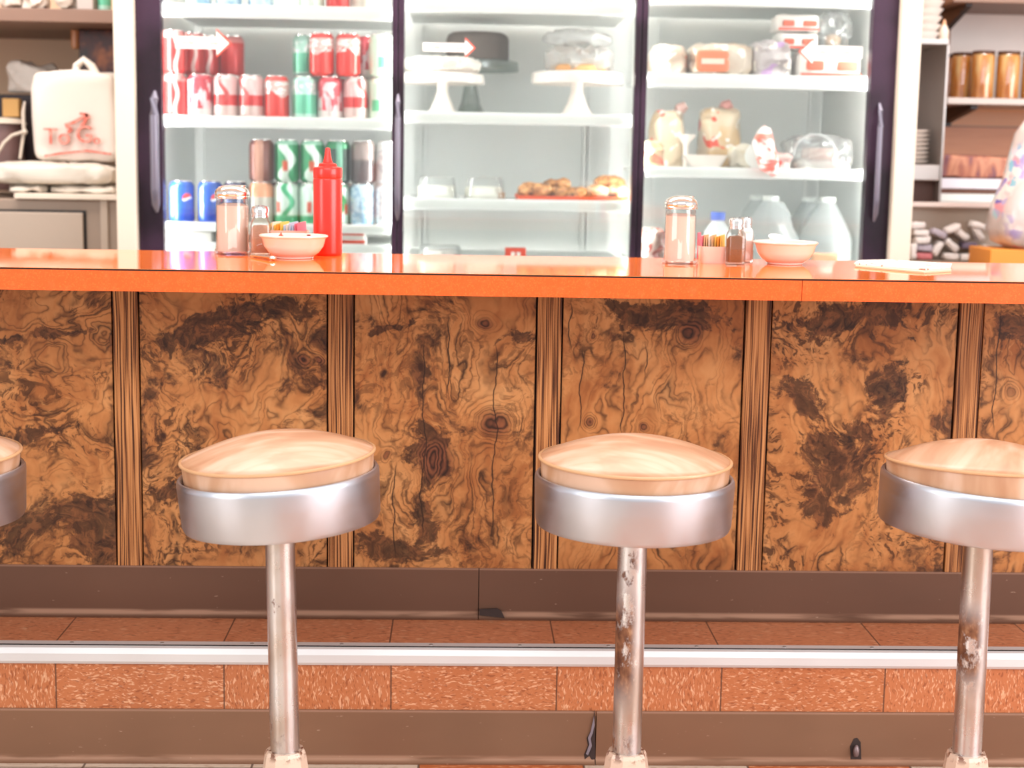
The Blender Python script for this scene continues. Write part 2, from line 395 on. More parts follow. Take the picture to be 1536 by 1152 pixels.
g1 = n.noise(n.co, 900, 1); g2 = n.noise(n.co, 5, 2); x, y, z = n.sep(n.co)
c = n.mix(n.ss(g2, .4, .62), lin((26, 18, 24)), lin((56, 38, 54))); c = n.mix(n.f('MULTIPLY', n.ss(g1, .58, .7), .45), c, lin((120, 62, 110)))
n.col(c); M['frame'] = n.m
M['handle'] = mat('grey plastic handle', (120, 114, 128), .3, .3, coat=.3)
M['steel'] = mat('stainless steel', (176, 168, 164), .38, .7, var=.15, vscale=4)
M['glass'] = glassy('clear glass', (252, 254, 252), .05)
M['doorglass'] = glassy('door glass', (251, 253, 252), .035)
M['plastic_clear'] = glassy('clear plastic film', (250, 252, 252), .10, .12, .22, (240, 242, 242))
M['film'] = glassy('milky plastic film', (250, 250, 250), .10, .2, .45, (244, 246, 246))
M['jug'] = glassy('translucent jug plastic', (246, 248, 248), .10, .2, .55, (236, 240, 240))
M['sugar'] = mat('white sugar', (244, 214, 198), .8, var=.05, vscale=60)
M['pepper'] = mat('ground pepper', (150, 96, 58), .9, var=.35, vscale=400)
M['pepper2'] = mat('pale ground pepper', (198, 146, 116), .9, var=.25, vscale=400)
M['salt'] = mat('salt', (246, 232, 226), .9)
M['chrome'] = mat('polished chrome', (232, 226, 222), .12, 1, var=.03)
M['ceramic'] = mat('pink white china', (246, 214, 200), .18, coat=.5, var=.02)
M['ceramic_in'] = mat('white china', (250, 240, 232), .2, coat=.4, var=.02)
M['redplastic'] = mat('red squeeze plastic', (232, 40, 24), .3, coat=.25, var=.04)
M['paperwhite'] = mat('white paper', (244, 240, 234), .7, var=.03)
M['bag'] = mat('white plastic bag', (226, 214, 202), .38, var=.05, vscale=8, bump=.2)
M['bag2'] = mat('greyish folded plastic bags', (214, 204, 190), .45, var=.10, vscale=14, bump=.2)
M['red'] = mat('red print', (222, 84, 66), .5)
M['shelf_brown'] = mat('brown shelf board', (138, 108, 92), .5, var=.08)
M['taupe'] = mat('taupe enamel', (152, 132, 116), .42, var=.08, vscale=3)
M['taupe2'] = mat('light taupe enamel', (176, 158, 142), .4, var=.06, vscale=3)
M['black'] = mat('black', (24, 20, 20), .4)
M['blackbracket'] = mat('black bracket', (48, 36, 36), .5)

# ------------------------------------------------------------------ the room
def struct(name, g, mt, **k): return tag(part(name, g, mt, **k), kind='structure')
TX0 = .1865; TP = .3048                      # a tile joint on the step face, tile width
# floor: cream tiles with terracotta ones
n = NT('chequered floor tile', .4, 0, .15); x, y, z = n.sep(n.co)
u = n.f('DIVIDE', n.f('SUBTRACT', x, -.066), TP); v_ = n.f('DIVIDE', n.f('SUBTRACT', y, 2.7), TP)
row = n.f('FLOOR', v_)
sel = n.f('GREATER_THAN', n.f('MODULO', n.f('ADD', n.f('ADD', n.f('FLOOR', u), row), 41), 2), .5)
sel = n.f('MULTIPLY', sel, n.f('GREATER_THAN', x, -.2))
cream = n.mix(n.ss(n.noise(n.v('MULTIPLY', n.co, (50, 120, 50)), 1, 2), .5, .7), lin((226, 206, 186)), lin((204, 180, 158)))
terra = n.mix(n.ss(n.noise(n.v('MULTIPLY', n.co, (50, 140, 50)), 1, 2), .5, .7), lin((200, 110, 62)), lin((236, 168, 124)))
c = n.mix(sel, cream, terra)
for q in (u, v_):
    fr = n.f('FRACT', n.f('ADD', q, .5)); c = n.mix(n.f('MULTIPLY', n.f('SUBTRACT', 1, n.ss(n.f('ABSOLUTE', n.f('SUBTRACT', fr, .5)), .004, .01)), .8), c, lin((70, 48, 40)))
n.col(c)
struct('floor', G().box(-5, 5, -3, 5.2, -.05, 0), n.m)
struct('ceiling', G().box(-5, 5, 2.0, 5.2, 2.75, 2.8), mat('ceiling', (236, 230, 222), .8))
struct('wall_back', G().box(-5, 5, 5.0, 5.1, 0, 2.75), mat('tan painted wall', (228, 192, 160), .7, var=.06, vscale=2))

# ------------------------------------------------------------------ step with foot rail
st = thing('foot_rest_step', 'terracotta tiled step with a bright aluminium edge running along the foot of the counter', 'step', (0, 0, 0))
part('step_core', G().box(XL, XR, YS + .006, YB + .03, 0, ZT - .004), M['dark'], st)
part('tile_riser', G().box(XL, XR, YS, YS + .006, ZBASE - .01, ZN + .012), tile_mat('terracotta riser tile', TX0, TP, (176, 98, 56), (192, 116, 72), (240, 184, 146), 'riser', 0), st)
part('tile_tread', G().box(XL, XR, YS + .003, YB + .03, ZT - .004, ZT - .0005), tile_mat('terracotta tread tile', TX0 - .004, TP, (198, 120, 80), (210, 136, 94), (232, 160, 118), 'tread', 0), st)
g = G(); ny = YS - .012
g.prismx([(YS, ZN), (ny + .004, ZN), (ny, ZN + .006), (ny - .001, ZT - .012), (ny + .003, ZT - .002), (ny + .012, ZT + .0015), (YS + .022, ZT + .0015), (YS + .022, ZT - .0004), (YS, ZT - .0004)], XL, XR)
nos = part('metal_nosing', g, M['nosing'], st, bevel=.001)
part('seam_line', G().box(XL, XR, ny + .0095, ny + .0125, ZT + .0006, ZT + .0019), M['dark'], nos)
for k in range(-12, 14):
    xs = X(377, YS, 968) + k * .1635
    part('screw', G().lathe([(.0035, 0), (.0035, .001), (.002, .0016), (0, .0016)], 12, (xs, YS + .010, ZT + .0015)), M['steel'], nos)
def cove(y, z0, z1, x0, x1, toe=.010):
    return G().prismx([(y + .01, z0), (y - toe, z0), (y - toe - .001, z0 + .003), (y - toe * .8, z0 + .0055), (y - toe * .4, z0 + .010), (y - .0045, z0 + .018), (y - .003, z1 - .002), (y - .001, z1), (y + .01, z1)], x0, x1)
sx = X(893, YS, 1105)
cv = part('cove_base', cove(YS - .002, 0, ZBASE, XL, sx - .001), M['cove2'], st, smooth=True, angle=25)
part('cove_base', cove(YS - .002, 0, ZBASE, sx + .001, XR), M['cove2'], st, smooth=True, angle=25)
# torn vinyl beside the seam, and the small hole farther right
def px_poly(pts, Y): return [(at(a, b, Y).x, at(a, b, Y).z) for a, b in pts]
yy = YS - .0068
part('torn_vinyl', G().prism(px_poly([(892, 1066), (889, 1092), (884, 1100), (880, 1108), (882, 1118), (876, 1132), (877, 1139), (884, 1134), (888, 1141), (893, 1138)], yy)[::-1], yy, yy + .004), M['hole'], st)
part('torn_vinyl', G().prism(px_poly([(891, 1075), (886, 1098), (882, 1107), (884, 1117), (879, 1131), (882, 1133), (888, 1119), (886, 1108), (889, 1100), (892, 1088)], yy - .003)[::-1], yy - .003, yy), mat('grey vinyl back', (128, 116, 124), .5), st)
part('dark_hole', G().prism(px_poly([(1276, 1139), (1275, 1120), (1281, 1108), (1286, 1107), (1291, 1113), (1292, 1139)], yy)[::-1], yy, yy + .003), M['hole'], st)
part('screw_stub', G().lathe([(.004, 0), (.006, .006), (.006, .012), (.003, .02), (0, .022)], 10, at(1284, 1134, yy - .006)), mat('dull metal stub', (132, 112, 112), .4, .6), st, smooth=True)

# ------------------------------------------------------------------ counter front
ct = thing('lunch_counter', 'long counter front of burl wood panels with reeded battens and a brown base', 'counter', (0, 0, 0))
part('cabinet_body', G().box(XL, XR, YB + .012, YCB - .01, ZT, ZCB - .001), M['dark'], ct)
pm = .4003
bat = [(171, 212), (490.5, 531.5), (801, 841), (1110, 1151.5), (1427, 1466)]
be = [(X(a, YB, 640), X(b, YB, 640)) for a, b in bat]
be = [(be[0][0] - pm, be[0][1] - pm)] + be + [(be[-1][0] + pm * .98, be[-1][1] + pm * .98)]
zm = (ZP + ZCB) / 2; hz = (ZCB - ZP) / 2
for k, (a, b) in enumerate(be):
    o = part('batten', G().box(-(b - a) / 2 + .0026, (b - a) / 2 - .0026, -.004, .012, -hz, hz - .001), batten_mat('reeded batten wood', k + 1), ct, loc=((a + b) / 2, YB, zm), bevel=.0012)
def loc_k(px, py, i):       # panel-local coordinates of a photo pixel
    q = at(px, py, YB); cx = (be[i][1] + be[i + 1][0]) / 2
    return q.x - cx, q.z - zm
def K(i, px, py, r, s_, d): a, b = loc_k(px, py, i); return (a, b, r, s_, d)
def Pt(i, px, py, rx, rz): a, b = loc_k(px, py, i); return (a, b, rx, rz)
def Cr(i, px, y0, y1): a, b = loc_k(px, y0, i); _, c_ = loc_k(px, y1, i); return (a, c_, b)
burls = [
    burl('burl wood panel', 1, [K(0, 60, 560, .11, .30, 0)], .45, [Pt(0, 135, 790, .07, .09), Pt(0, 30, 800, .06, .04), Pt(0, 90, 500, .08, .012), Pt(0, 60, 650, .10, .012)], flow=(5, 1, 8)),
    burl('burl wood panel', 2, [K(1, 455, 540, .016, .25, .9), K(1, 480, 540, .014, .25, .9), K(1, 350, 510, .09, .35, 0), K(1, 240, 700, .05, .4, .1)], .5, [Pt(1, 300, 500, .13, .03), Pt(1, 380, 470, .14, .025), Pt(1, 255, 735, .05, .02)], flow=(7, 1, 5)),
    burl('burl wood panel', 3, [K(2, 726, 482, .02, .35, .95), K(2, 745, 638, .044, .6, .9), K(2, 655, 690, .058, .4, .95), K(2, 585, 686, .012, .2, .8)], .25,
         [Pt(2, 570, 500, .07, .012), Pt(2, 600, 820, .12, .035), Pt(2, 655, 688, .046, .064), Pt(2, 640, 770, .03, .06), Pt(2, 770, 500, .035, .02)], [Cr(2, 636, 520, 800), Cr(2, 673, 480, 590), Cr(2, 744, 520, 800), Cr(2, 592, 700, 830)], flow=(9, 1, 2.6)),
    burl('burl wood panel', 4, [K(3, 1038, 500, .035, .3, .95), K(3, 889, 636, .014, .3, .9), K(3, 965, 640, .014, .3, .9), K(3, 1075, 700, .11, .35, 0), K(3, 888, 501, .01, .2, .8)], .2,
         [Pt(3, 1000, 470, .12, .035), Pt(3, 960, 455, .10, .02)], [Cr(3, 873, 530, 640), Cr(3, 938, 505, 650), Cr(3, 858, 455, 520), Cr(3, 970, 520, 560)], flow=(8, 1, 2.8)),
    burl('burl wood panel', 5, [K(4, 1212, 720, .03, .5, .3), K(4, 1335, 560, .09, .3, 0)], .55,
         [Pt(4, 1240, 700, .085, .085), Pt(4, 1215, 770, .05, .05), Pt(4, 1190, 600, .05, .04), Pt(4, 1290, 475, .13, .04), Pt(4, 1330, 580, .04, .05)], flow=(7, 1, 3.4)),
    burl('burl wood panel', 6, [K(5, 1514, 590, .02, .3, .5), K(5, 1500, 640, .05, .3, 0)], .35, [Pt(5, 1520, 500, .05, .04)], [Cr(5, 1500, 470, 640)], flow=(8, 1, 2.8))]
for i in range(6):
    a, b = be[i][1], be[i + 1][0]
    part('wood_panel', G().box(-(b - a) / 2 + .0008, (b - a) / 2 - .0008, -.001, .012, -hz, hz - .001), burls[i], ct, loc=((a + b) / 2, YB, zm))
sx = X(718, YB, 885)
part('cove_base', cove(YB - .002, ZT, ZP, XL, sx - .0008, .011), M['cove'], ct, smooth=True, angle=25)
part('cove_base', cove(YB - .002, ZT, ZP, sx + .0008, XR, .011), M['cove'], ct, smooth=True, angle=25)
yy = YB - .0145
part('torn_vinyl', G().prism(px_poly([(719, 914), (746, 913), (752, 917), (757, 927), (719, 923)], yy)[::-1], yy, yy + .004), M['hole'], ct)

# ------------------------------------------------------------------ countertop
tp = thing('countertop', 'long glossy orange laminate countertop with a speckled orange front edge', 'countertop', (0, 0, 0))
part('top_surface', G().box(XL, XR, YC + .0015, YCB, ZC - .003, ZC), M['top'], tp, bevel=.0006)
part('substrate', G().box(XL, XR, YC + .004, YCB - .003, ZCB, ZC - .0034), mat('chipboard', (170, 110, 70), .8), tp)
part('edge_seam', G().box(XL, XR, YC + .0006, YC + .004, ZC - .0031, ZC - .0006), M['dark'], tp)
sx = X(1203, YC, 437)
part('edge_band', G().box(XL, sx - .0005, YC, YC + .004, ZCB - .001, ZC - .0032), M['edge'], tp)
part('edge_band', G().box(sx + .0005, XR, YC, YC + .004, ZCB - .001, ZC - .0032), M['edge'], tp)

# ------------------------------------------------------------------ stools
YST = 2.4
def make_stool(label, loc, tilt, rust, seed, rz=0, lean=0):
    s = thing('bar_stool', label, 'stool', loc, 0, 'swivel bar stools along the counter')
    zp = .640
    g = G()
    prof = [(.040, 0), (.088, 0), (.090, .006), (.072, .02), (.046, .05), (.0405, .10), (.0335, .150), (.0305, .156), (.026, .156)]
    part('pedestal_base', g.lathe(prof, 10, rot=R(-8 + seed * 5)), M['base'], s)
    part('pole', G().lathe([(.0235, .15), (.0235, .545)], 40), pole_mat(seed, rust), s, smooth=True)
    a, b = tilt
    rg = part('metal_ring', G().lathe([(.03, -.083), (0.1447, -.083), (0.1530, -.0805), (0.1558, -.074), (0.1587, -.010), (0.1583, -.004), (0.1563, -.0005), (0.1534, 0), (0.1510, -.003), (0.1501, -.020), (0.0965, -.025), (0, -.025)], 96), M['alu'], s, loc=(0, 0, zp - .025), smooth=True)
    pr = [(0, -.043), (0.1485, -.043), (0.1485, -.03), (0.1505, -.001)]
    for k in range(13):
        q = k / 12; pr.append((.1495 * (1 - q), .002 + .036 * (1 - (1 - q) ** 1.9)))
    cu = part('seat_cushion', G().lathe(pr, 96), M['vinyl'], s, loc=(0, 0, zp), smooth=True, angle=60)
    part('piping', G().tube([(0.1518 * math.cos(2 * math.pi * k / 72), .1518 * math.sin(2 * math.pi * k / 72), .0005) for k in range(72)], .0026, 8, True), M['piping'], cu, smooth=True)
    for o in (rg, cu): o.rotation_euler = (R(a), R(b), 0)
    cu.rotation_euler.z = R(rz); rg.rotation_euler.y = R(b)
    s.rotation_euler.y = R(lean)
    return s
sxs = [X(430.5, YST, 1115), X(940.5, YST, 1105), X(1456, YST, 1110)]
make_stool('tan vinyl bar stool left of the middle one, its seat tipped up at the right', (sxs[0], YST, 0), (0, -3.0), [(.46, .16, .1), (.26, .12, .5)], 1, 10, -1.1)
make_stool('tan vinyl bar stool in the middle, its pole badly rusted at half height', (sxs[1], YST, 0), (0, .6), [(.335, .13, 2.7), (.5, .12, .9), (.17, .03, 1.6)], 2, -25)
make_stool('tan vinyl bar stool cut by the right edge of the photo', (sxs[2] - .004, YST, 0), (0, 4.2), [(.34, .09, 2.2), (.2, .05, .6)], 3, 60, -.4)
make_stool('tan vinyl bar stool cut off at the left edge, only its right rim showing', (X(-104, YST, 1110), YST, 0), (0, -1.0), [(.3, .1, 1)], 4, 130)

# ------------------------------------------------------------------ refrigerator
YI, YBK = 4.085, 4.64                        # front and back of the shelves' space
fx = {k: X(v, YF, 185) for k, v in dict(t0=176, t1=206, a=243, m1=587, m1b=606, m2=950, m2b=969, b=1303, b2=1340, t2=1371).items()}
fr = thing('display_refrigerator', 'three-door glass refrigerator with cream sides, dark purple door frames and white shelves', 'refrigerator', (0, 0, 0))
def fpart(name, g, mt, **k): return part(name, g, mt, fr, **k)
fpart('cabinet_side', G().box(fx['t0'], fx['t1'] - .001, YF - .03, 4.75, 0, 2.05), M['cream'], bevel=.003)
fpart('cabinet_side', G().box(fx['b2'] + .001, fx['t2'], YF - .03, 4.75, 0, 2.05), M['cream'], bevel=.003)
fpart('cabinet_top', G().box(fx['t1'], fx['b2'], YF + .04, 4.75, 1.98, 2.05), M['cream'])
fpart('cabinet_back', G().box(fx['t1'], fx['b2'], 4.68, 4.75, 0, 1.98), M['liner'])
fpart('inner_wall', G().box(fx['t1'], fx['t1'] + .03, YF + .045, 4.68, 0, 1.98), M['liner'])
fpart('inner_wall', G().box(fx['b2'] - .03, fx['b2'], YF + .045, 4.68, 0, 1.98), M['liner'])
fpart('cabinet_floor', G().box(fx['t1'] + .03, fx['b2'] - .03, YF + .045, 4.68, .15, .2), M['white'])
fpart('kick_grille', G().box(fx['t1'], fx['b2'], YF + .005, YF + .045, 0, .12), M['frame'])
for a, b in ((fx['m1'], fx['m1b']), (fx['m2'], fx['m2b'])):
    fpart('mullion', G().box(a + .002, b - .002, YF + .045, YF + .075, .2, 1.98), M['white'])
    fpart('lamp_tube', G().lathe([(.009, 0), (.009, 1.7)], 12, ((a + b) / 2, YF + .088, .22)), emit('fluorescent tube', (255, 253, 250), 33), smooth=True)
fpart('lamp_tube', G().lathe([(.009, 0), (.009, 1.7)], 12, (fx['t1'] + .043, YF + .062, .22)), emit('fluorescent tube', (255, 253, 250), 33), smooth=True)
fpart('lamp_tube', G().lathe([(.009, 0), (.009, 1.7)], 12, (fx['b2'] - .043, YF + .062, .22)), emit('fluorescent tube', (255, 253, 250), 33), smooth=True)
g = G()
for px in (297, 560, 630, 638, 880, 888, 990, 1222): g.box(X(px, 4.6) - .006, X(px, 4.6) + .006, 4.664, 4.679, .2, 1.98)
fpart('shelf_standards', g, M['liner'])
doors = [(fx['t1'], fx['a'], fx['m1'] + .001, (fx['m1'] + fx['m1b']) / 2 - .001, 'L'), ((fx['m1'] + fx['m1b']) / 2 + .001, fx['m1b'] - .001, fx['m2'] + .001, (fx['m2'] + fx['m2b']) / 2 - .001, 'L'),
         ((fx['m2'] + fx['m2b']) / 2 + .001, fx['m2b'] - .001, fx['b'], fx['b2'], 'R')]
for i, (x0, x1, x2, x3, side) in enumerate(doors):
    g = G().box(x0, x1, YF, YF + .04, .14, 1.96).box(x2, x3, YF, YF + .04, .14, 1.96).box(x1, x2, YF, YF + .04, .14, .2).box(x1, x2, YF, YF + .04, 1.88, 1.96)
    d = fpart('door', g, M['frame'], bevel=.002)
    part('glass_pane', G().box(x1, x2, YF + .018, YF + .022, .2, 1.88), M['doorglass'], d)
hd = [(234, 137, 318, 0), (597, 142, 330, 1), (1317, 155, 332, 2)]
drs = [o for o in fr.children if o.name.startswith('door')]
for px, y0, y1, i in hd:
    xh = X(px, YF, 200); za, zb = Z(px, y0, YF), Z(px, y1, YF)
    g = G()
    path = [(xh, YF - .002, za), (xh, YF - .016, za - .02), (xh, YF - .020, za - .06), (xh, YF - .020, zb + .06), (xh, YF - .016, zb + .02), (xh, YF - .002, zb)]
    g.tube(path, [.003, .0065, .0075, .0075, .0065, .003] if i else [.004, .011, .012, .012, .011, .004], 12)
    part('handle', g, M['handle'], drs[i], smooth=True)
def shelf(pa, pb, xa, xb, lip=.030):
    """wire-front shelf; pa/pb = photo row of lip top at the left and right end"""
    z = Z((xa + xb) / 2, (pa + pb) / 2, YI)
    x0, x1 = X(xa, YI), X(xb, YI)
    g = G().box(x0, x1, YI, YI + .006, z - lip, z).box(x0, x1, YI + .006, YBK, z - .014, z - .006)
    o = fpart('shelf', g, M['shelf'], bevel=.0015)
    g = G()
    nn = int((x1 - x0) / .014)
    for k in range(nn): g.box(x0 + .004 + k * .014, x0 + .008 + k * .014, YI + .008, YI + .05, z - .0062, z - .0046)
    part('shelf_ribs', g, M['liner'], o)
    part('price_strip', G().box(x0 + .004, x1 - .004, YI - .002, YI, z - lip * .8, z - lip * .25), M['white'], o)
    return z - .004
C1, C2, C3 = (247, 586), (608, 949), (971, 1305)
sA0 = shelf(4, 12, *C1, lip=.034); sA = shelf(170, 180, *C1); sB = shelf(330, 340, *C1, lip=.024); sC = shelf(359, 371, *C1, lip=.024)
tA0 = shelf(0, 5, *C2, lip=.03); tA = shelf(168, 171, *C2); tB = shelf(297, 301, *C2); tC = shelf(390, 392, *C2)
rA0 = shelf(-10, -6, *C3); rA = shelf(111, 113, *C3, lip=.036); rB = shelf(250, 254, *C3, lip=.028); rC = shelf(394, 399, *C3)

# ------------------------------------------------------------------ drink cans
def canmat(name, kind):
    n = NT(name, .28, .25, .4); x, y, z = n.sep(n.co)
    ang = n.f('ARCTAN2', x, n.f('MULTIPLY', y, -1))          # 0 faces the room
    h = n.f('DIVIDE', z, .1112)
    wob = n.f('MULTIPLY', n.f('SINE', n.f('MULTIPLY', h, 9)), .35)
    if kind == 'red':
        c = n.mix(n.band(n.f('ADD', ang, n.f('MULTIPLY', wob, .35)), .3, .15, .06), lin((214, 36, 34)), lin((244, 206, 200)))
        c = n.mix(n.f('MULTIPLY', n.ss(h, .80, .84), .6), c, lin((238, 180, 176)))
    elif kind == 'redsilver':
        c = n.mix(n.ss(n.f('ADD', h, n.f('MULTIPLY', wob, .25)), .42, .46), lin((212, 40, 38)), lin((226, 190, 188)))
        c = n.mix(n.band(n.f('ADD', ang, wob), -.3, .2, .06), c, lin((206, 70, 68)))
        c = n.mix(n.band(h, .16, .12, .01), c, lin((222, 196, 190)))
    elif kind == 'redscript':
        c = n.mix(n.ss(n.f('ADD', h, n.f('MULTIPLY', n.f('SINE', n.f('MULTIPLY', ang, 2.6)), .09)), .56, .58), lin((226, 52, 42)), lin((232, 176, 170)))
        c = n.mix(n.ss(h, .86, .88), c, lin((224, 52, 44)))
        tw = n.ss(n.noise(n.v('MULTIPLY', n.co, (60, 60, 110)), 1, 2), .52, .56)
        c = n.mix(n.f('MULTIPLY', n.band(h, .7, .14, .02), tw), c, lin((250, 240, 238)))
    elif kind == 'pinkpattern':
        c = n.mix(n.ss(n.noise(n.v('MULTIPLY', n.co, (50, 50, 30)), 1, 2), .46, .54), lin((206, 60, 74)), lin((240, 214, 218)))
        c = n.mix(n.ss(h, .84, .87), c, lin((200, 52, 66))); c = n.mix(n.band(h, .1, .1, .01), c, lin((236, 224, 222)))
    elif kind == 'teal':
        c = n.mix(n.band(h, .34, .22, .01), lin((176, 222, 206)), lin((104, 196, 160)))
        c = n.mix(n.f('MULTIPLY', n.band(h, .7, .12, .02), n.ss(n.noise(n.v('MULTIPLY', n.co, (70, 70, 70)), 1, 2), .5, .55)), c, lin((238, 248, 244)))
    elif kind == 'palegreen':
        c = n.mix(n.f('MULTIPLY', n.band(h, .34, .13, .01), n.band(ang, -.45, .35, .03)), lin((214, 236, 216)), lin((96, 190, 140)))
    elif kind == 'green':
        c = n.mix(n.band(n.f('ADD', ang, wob), .1, .42, .1), lin((22, 140, 84)), lin((222, 240, 228)))
        dsp = n.f('MULTIPLY', n.band(h, .38, .12, .04), n.band(ang, -.05, .22, .08)); c = n.mix(dsp, c, lin((210, 84, 48)))
        c = n.mix(n.ss(h, .86, .9), c, lin((150, 206, 178)))
    elif kind == 'whitegreen':
        c = n.mix(n.band(n.f('ADD', ang, wob), .75, .25, .1), lin((212, 234, 220)), lin((44, 168, 112)))
        c = n.mix(n.f('MULTIPLY', n.band(h, .42, .13, .04), n.band(ang, -.1, .2, .08)), c, lin((214, 86, 56)))
        c = n.mix(n.band(h, .12, .1, .03), c, lin((86, 186, 140)))
    elif kind == 'blue':
        c = n.mix(n.f('MULTIPLY', n.ss(n.noise(n.v('MULTIPLY', n.co, (70, 70, 26)), 1, 3), .50, .55), n.f('MULTIPLY', n.band(h, .5, .34, .05), n.band(ang, -.5, .33, .05))), lin((24, 84, 186)), lin((200, 222, 244)))
        rr = n.f('SQRT', n.f('ADD', n.f('POWER', n.f('MULTIPLY', n.f('SUBTRACT', ang, .62), .033), 2), n.f('POWER', n.f('SUBTRACT', z, .064), 2)))
        disc = n.f('SUBTRACT', 1, n.ss(rr, .0135, .0150))
        wv = n.f('ADD', z, n.f('MULTIPLY', n.f('SINE', n.f('MULTIPLY', ang, 5)), .003))
        dc = n.mix(n.ss(wv, .065, .068), lin((246, 246, 250)), lin((222, 50, 54))); dc = n.mix(n.ss(wv, .062, .059), dc, lin((30, 80, 190)))
        c = n.mix(disc, c, dc)
    elif kind == 'navy': c = n.mix(n.band(h, .5, .2, .05), lin((22, 30, 74)), lin((40, 60, 120)))
    elif kind == 'brown':
        c = n.mix(n.band(ang, -.1, .35, .1), lin((118, 52, 34)), lin((206, 150, 128)))
    elif kind == 'dark':
        c = n.mix(n.ss(h, .78, .82), lin((26, 58, 46)), lin((40, 140, 90))); c = n.mix(n.band(ang, .2, .25, .1), c, lin((118, 176, 150)))
    elif kind == 'peach':
        c = n.mix(n.ss(h, .62, .66), lin((206, 196, 184)), lin((240, 160, 120)))
    elif kind == 'greydark': c = n.mix(n.ss(h, .5, .6), lin((96, 84, 84)), lin((150, 132, 128)))
    elif kind == 'silverblue':
        c = n.mix(n.ss(n.noise(n.v('MULTIPLY', n.co, (40, 40, 70)), 1, 2), .48, .56), lin((196, 218, 232)), lin((150, 186, 214)))
    elif kind == 'white':
        c = n.mix(n.f('MULTIPLY', n.ss(n.noise(n.v('MULTIPLY', n.co, (40, 40, 90)), 1, 2), .52, .56), .5), lin((240, 242, 242)), lin((176, 186, 196)))
    else: c = lin((190, 194, 194))
    n.col(c); return n.m
CANPROF = [(a * 1.0, b * .915) for a, b in [(.026, 0), (.0275, .001), (.0325, .008), (.033, .011), (.033, .104), (.0315, .109), (.0275, .1165), (.0265, .1175)]]
LIDPROF = [(a * 1.0, b * .915) for a, b in [(.0262, .1175), (.0272, .1185), (.0272, .1205), (.0262, .1212), (.0245, .1195), (.0240, .1175), (0, .1175)]]
cankinds = {}
CH = .1112
def can(kind, px, base, Y, label, rz=0, group='cans in the refrigerator'):
    loc = (X(px, Y, 150), Y, base)
    if kind not in cankinds:
        t = thing('drink_can', label, 'can', loc, rz, group)
        part('can_body', G().lathe(CANPROF, 32), canmat(kind + ' can', kind), t, smooth=True)
        part('can_lid', G().lathe(LIDPROF, 32).box(-.007, .007, -.016, .006, .1076, .1084), M['chrome'], t, smooth=True)
        cankinds[kind] = t; return t
    return dup(cankinds[kind], loc, label, rz, group)
YC1 = YI + .048
def row(lst, z, Y, where):
    last = -99
    for k, l, p, rz in sorted(lst, key=lambda q: q[2]):
        d = .0684 * FPX / Y
        if p < last + d: p = last + d
        last = p; can(k, p, z, Y, l + ' ' + where, rz)
row([('red', 'plain red can with a white stripe', 262, 0), ('pinkpattern', 'pink and white patterned can', 298, .3), ('redsilver', 'red can with a white band', 335, .2), ('redsilver', 'silver and red can', 372, -.3),
     ('redscript', 'red can with white script lettering', 411, 0), ('teal', 'teal can with white lettering', 457, 0), ('pinkpattern', 'raspberry red and white can', 492, 1.3),
     ('redsilver', 'red and white can right of centre', 524, 1.0), ('palegreen', 'pale green can with a green square', 565, 0)], sA, YC1, 'in the front bottom row, upper can shelf')
row([('red', 'plain red can stacked at the far left', 262, .1), ('redscript', 'red and white can stacked left of centre', 483, 1.4), ('redscript', 'red and white can stacked right', 522, .4), ('palegreen', 'pale green can stacked at the right end', 572, .6)], sA + CH, YC1, 'on the upper can shelf')
row([('red', 'red can half hidden behind the stacked red can', 290, 0), ('teal', 'dark teal can behind the stacked red and white cans', 458, 1.5), ('pinkpattern', 'pink patterned can behind the stacked cans', 546, .5)], sA + CH, YC1 + .075, 'on the upper can shelf')
row([('red', 'red can behind the front row', 272, 0), ('redscript', 'red script can behind the front row', 308, 0), ('red', 'red can behind the silver and red can', 350, .4), ('teal', 'teal can behind the front row', 470, 0), ('pinkpattern', 'pink patterned can behind the front row', 508, 0), ('palegreen', 'pale green can behind the front row', 556, 0)], sA, YC1 + .075, 'on the upper can shelf')
row([('red', 'red can stacked deep behind the arrow sticker', 312, 0), ('red', 'red can stacked deep right of the arrow shaft', 332, 2.4)], sA + CH, YC1 + .16, 'on the upper can shelf')
row([('red', 'red can at the bottom deep left', 300, 0), ('red', 'red can at the bottom deep behind', 334, 0)], sA, YC1 + .16, 'on the upper can shelf')
row([('blue', 'blue can with a round red and white emblem, far left', 271, 0), ('blue', 'blue can with a round emblem beside the sugar dispenser', 314, 0), ('navy', 'navy can half hidden by the sugar dispenser', 352, 0),
     ('peach', 'peach and grey can above the shaker', 388, 0), ('whitegreen', 'white and green can above the sweetener packets', 412, -.5), ('whitegreen', 'white and green can with an orange mark', 446, 0), ('green', 'green can behind the squeeze bottle', 488, 1), ('silverblue', 'pale silver blue can right of the squeeze bottle', 524, 0),
     ('white', 'white can at the right end', 561, 0)], sB, YC1, 'bottom row, lower can shelf')
row([('brown', 'brown can with a pale stripe', 392, 0), ('green', 'green and white can beside the brown one', 424, 0), ('green', 'green can with an orange mark', 462, .1), ('dark', 'dark green can', 502, 0), ('greydark', 'greyish brown can', 533, 0), ('white', 'white can stacked at the right end', 561, .7)],
    sB + CH, YC1, 'in the top row, lower can shelf')
row([('brown', 'brown can in the deep row', 400, 0), ('green', 'green can in the deep row', 436, 0), ('dark', 'dark can in the deep row', 480, 0), ('greydark', 'grey can in the deep row', 516, 0)], sB, YC1 + .075, 'on the lower can shelf')
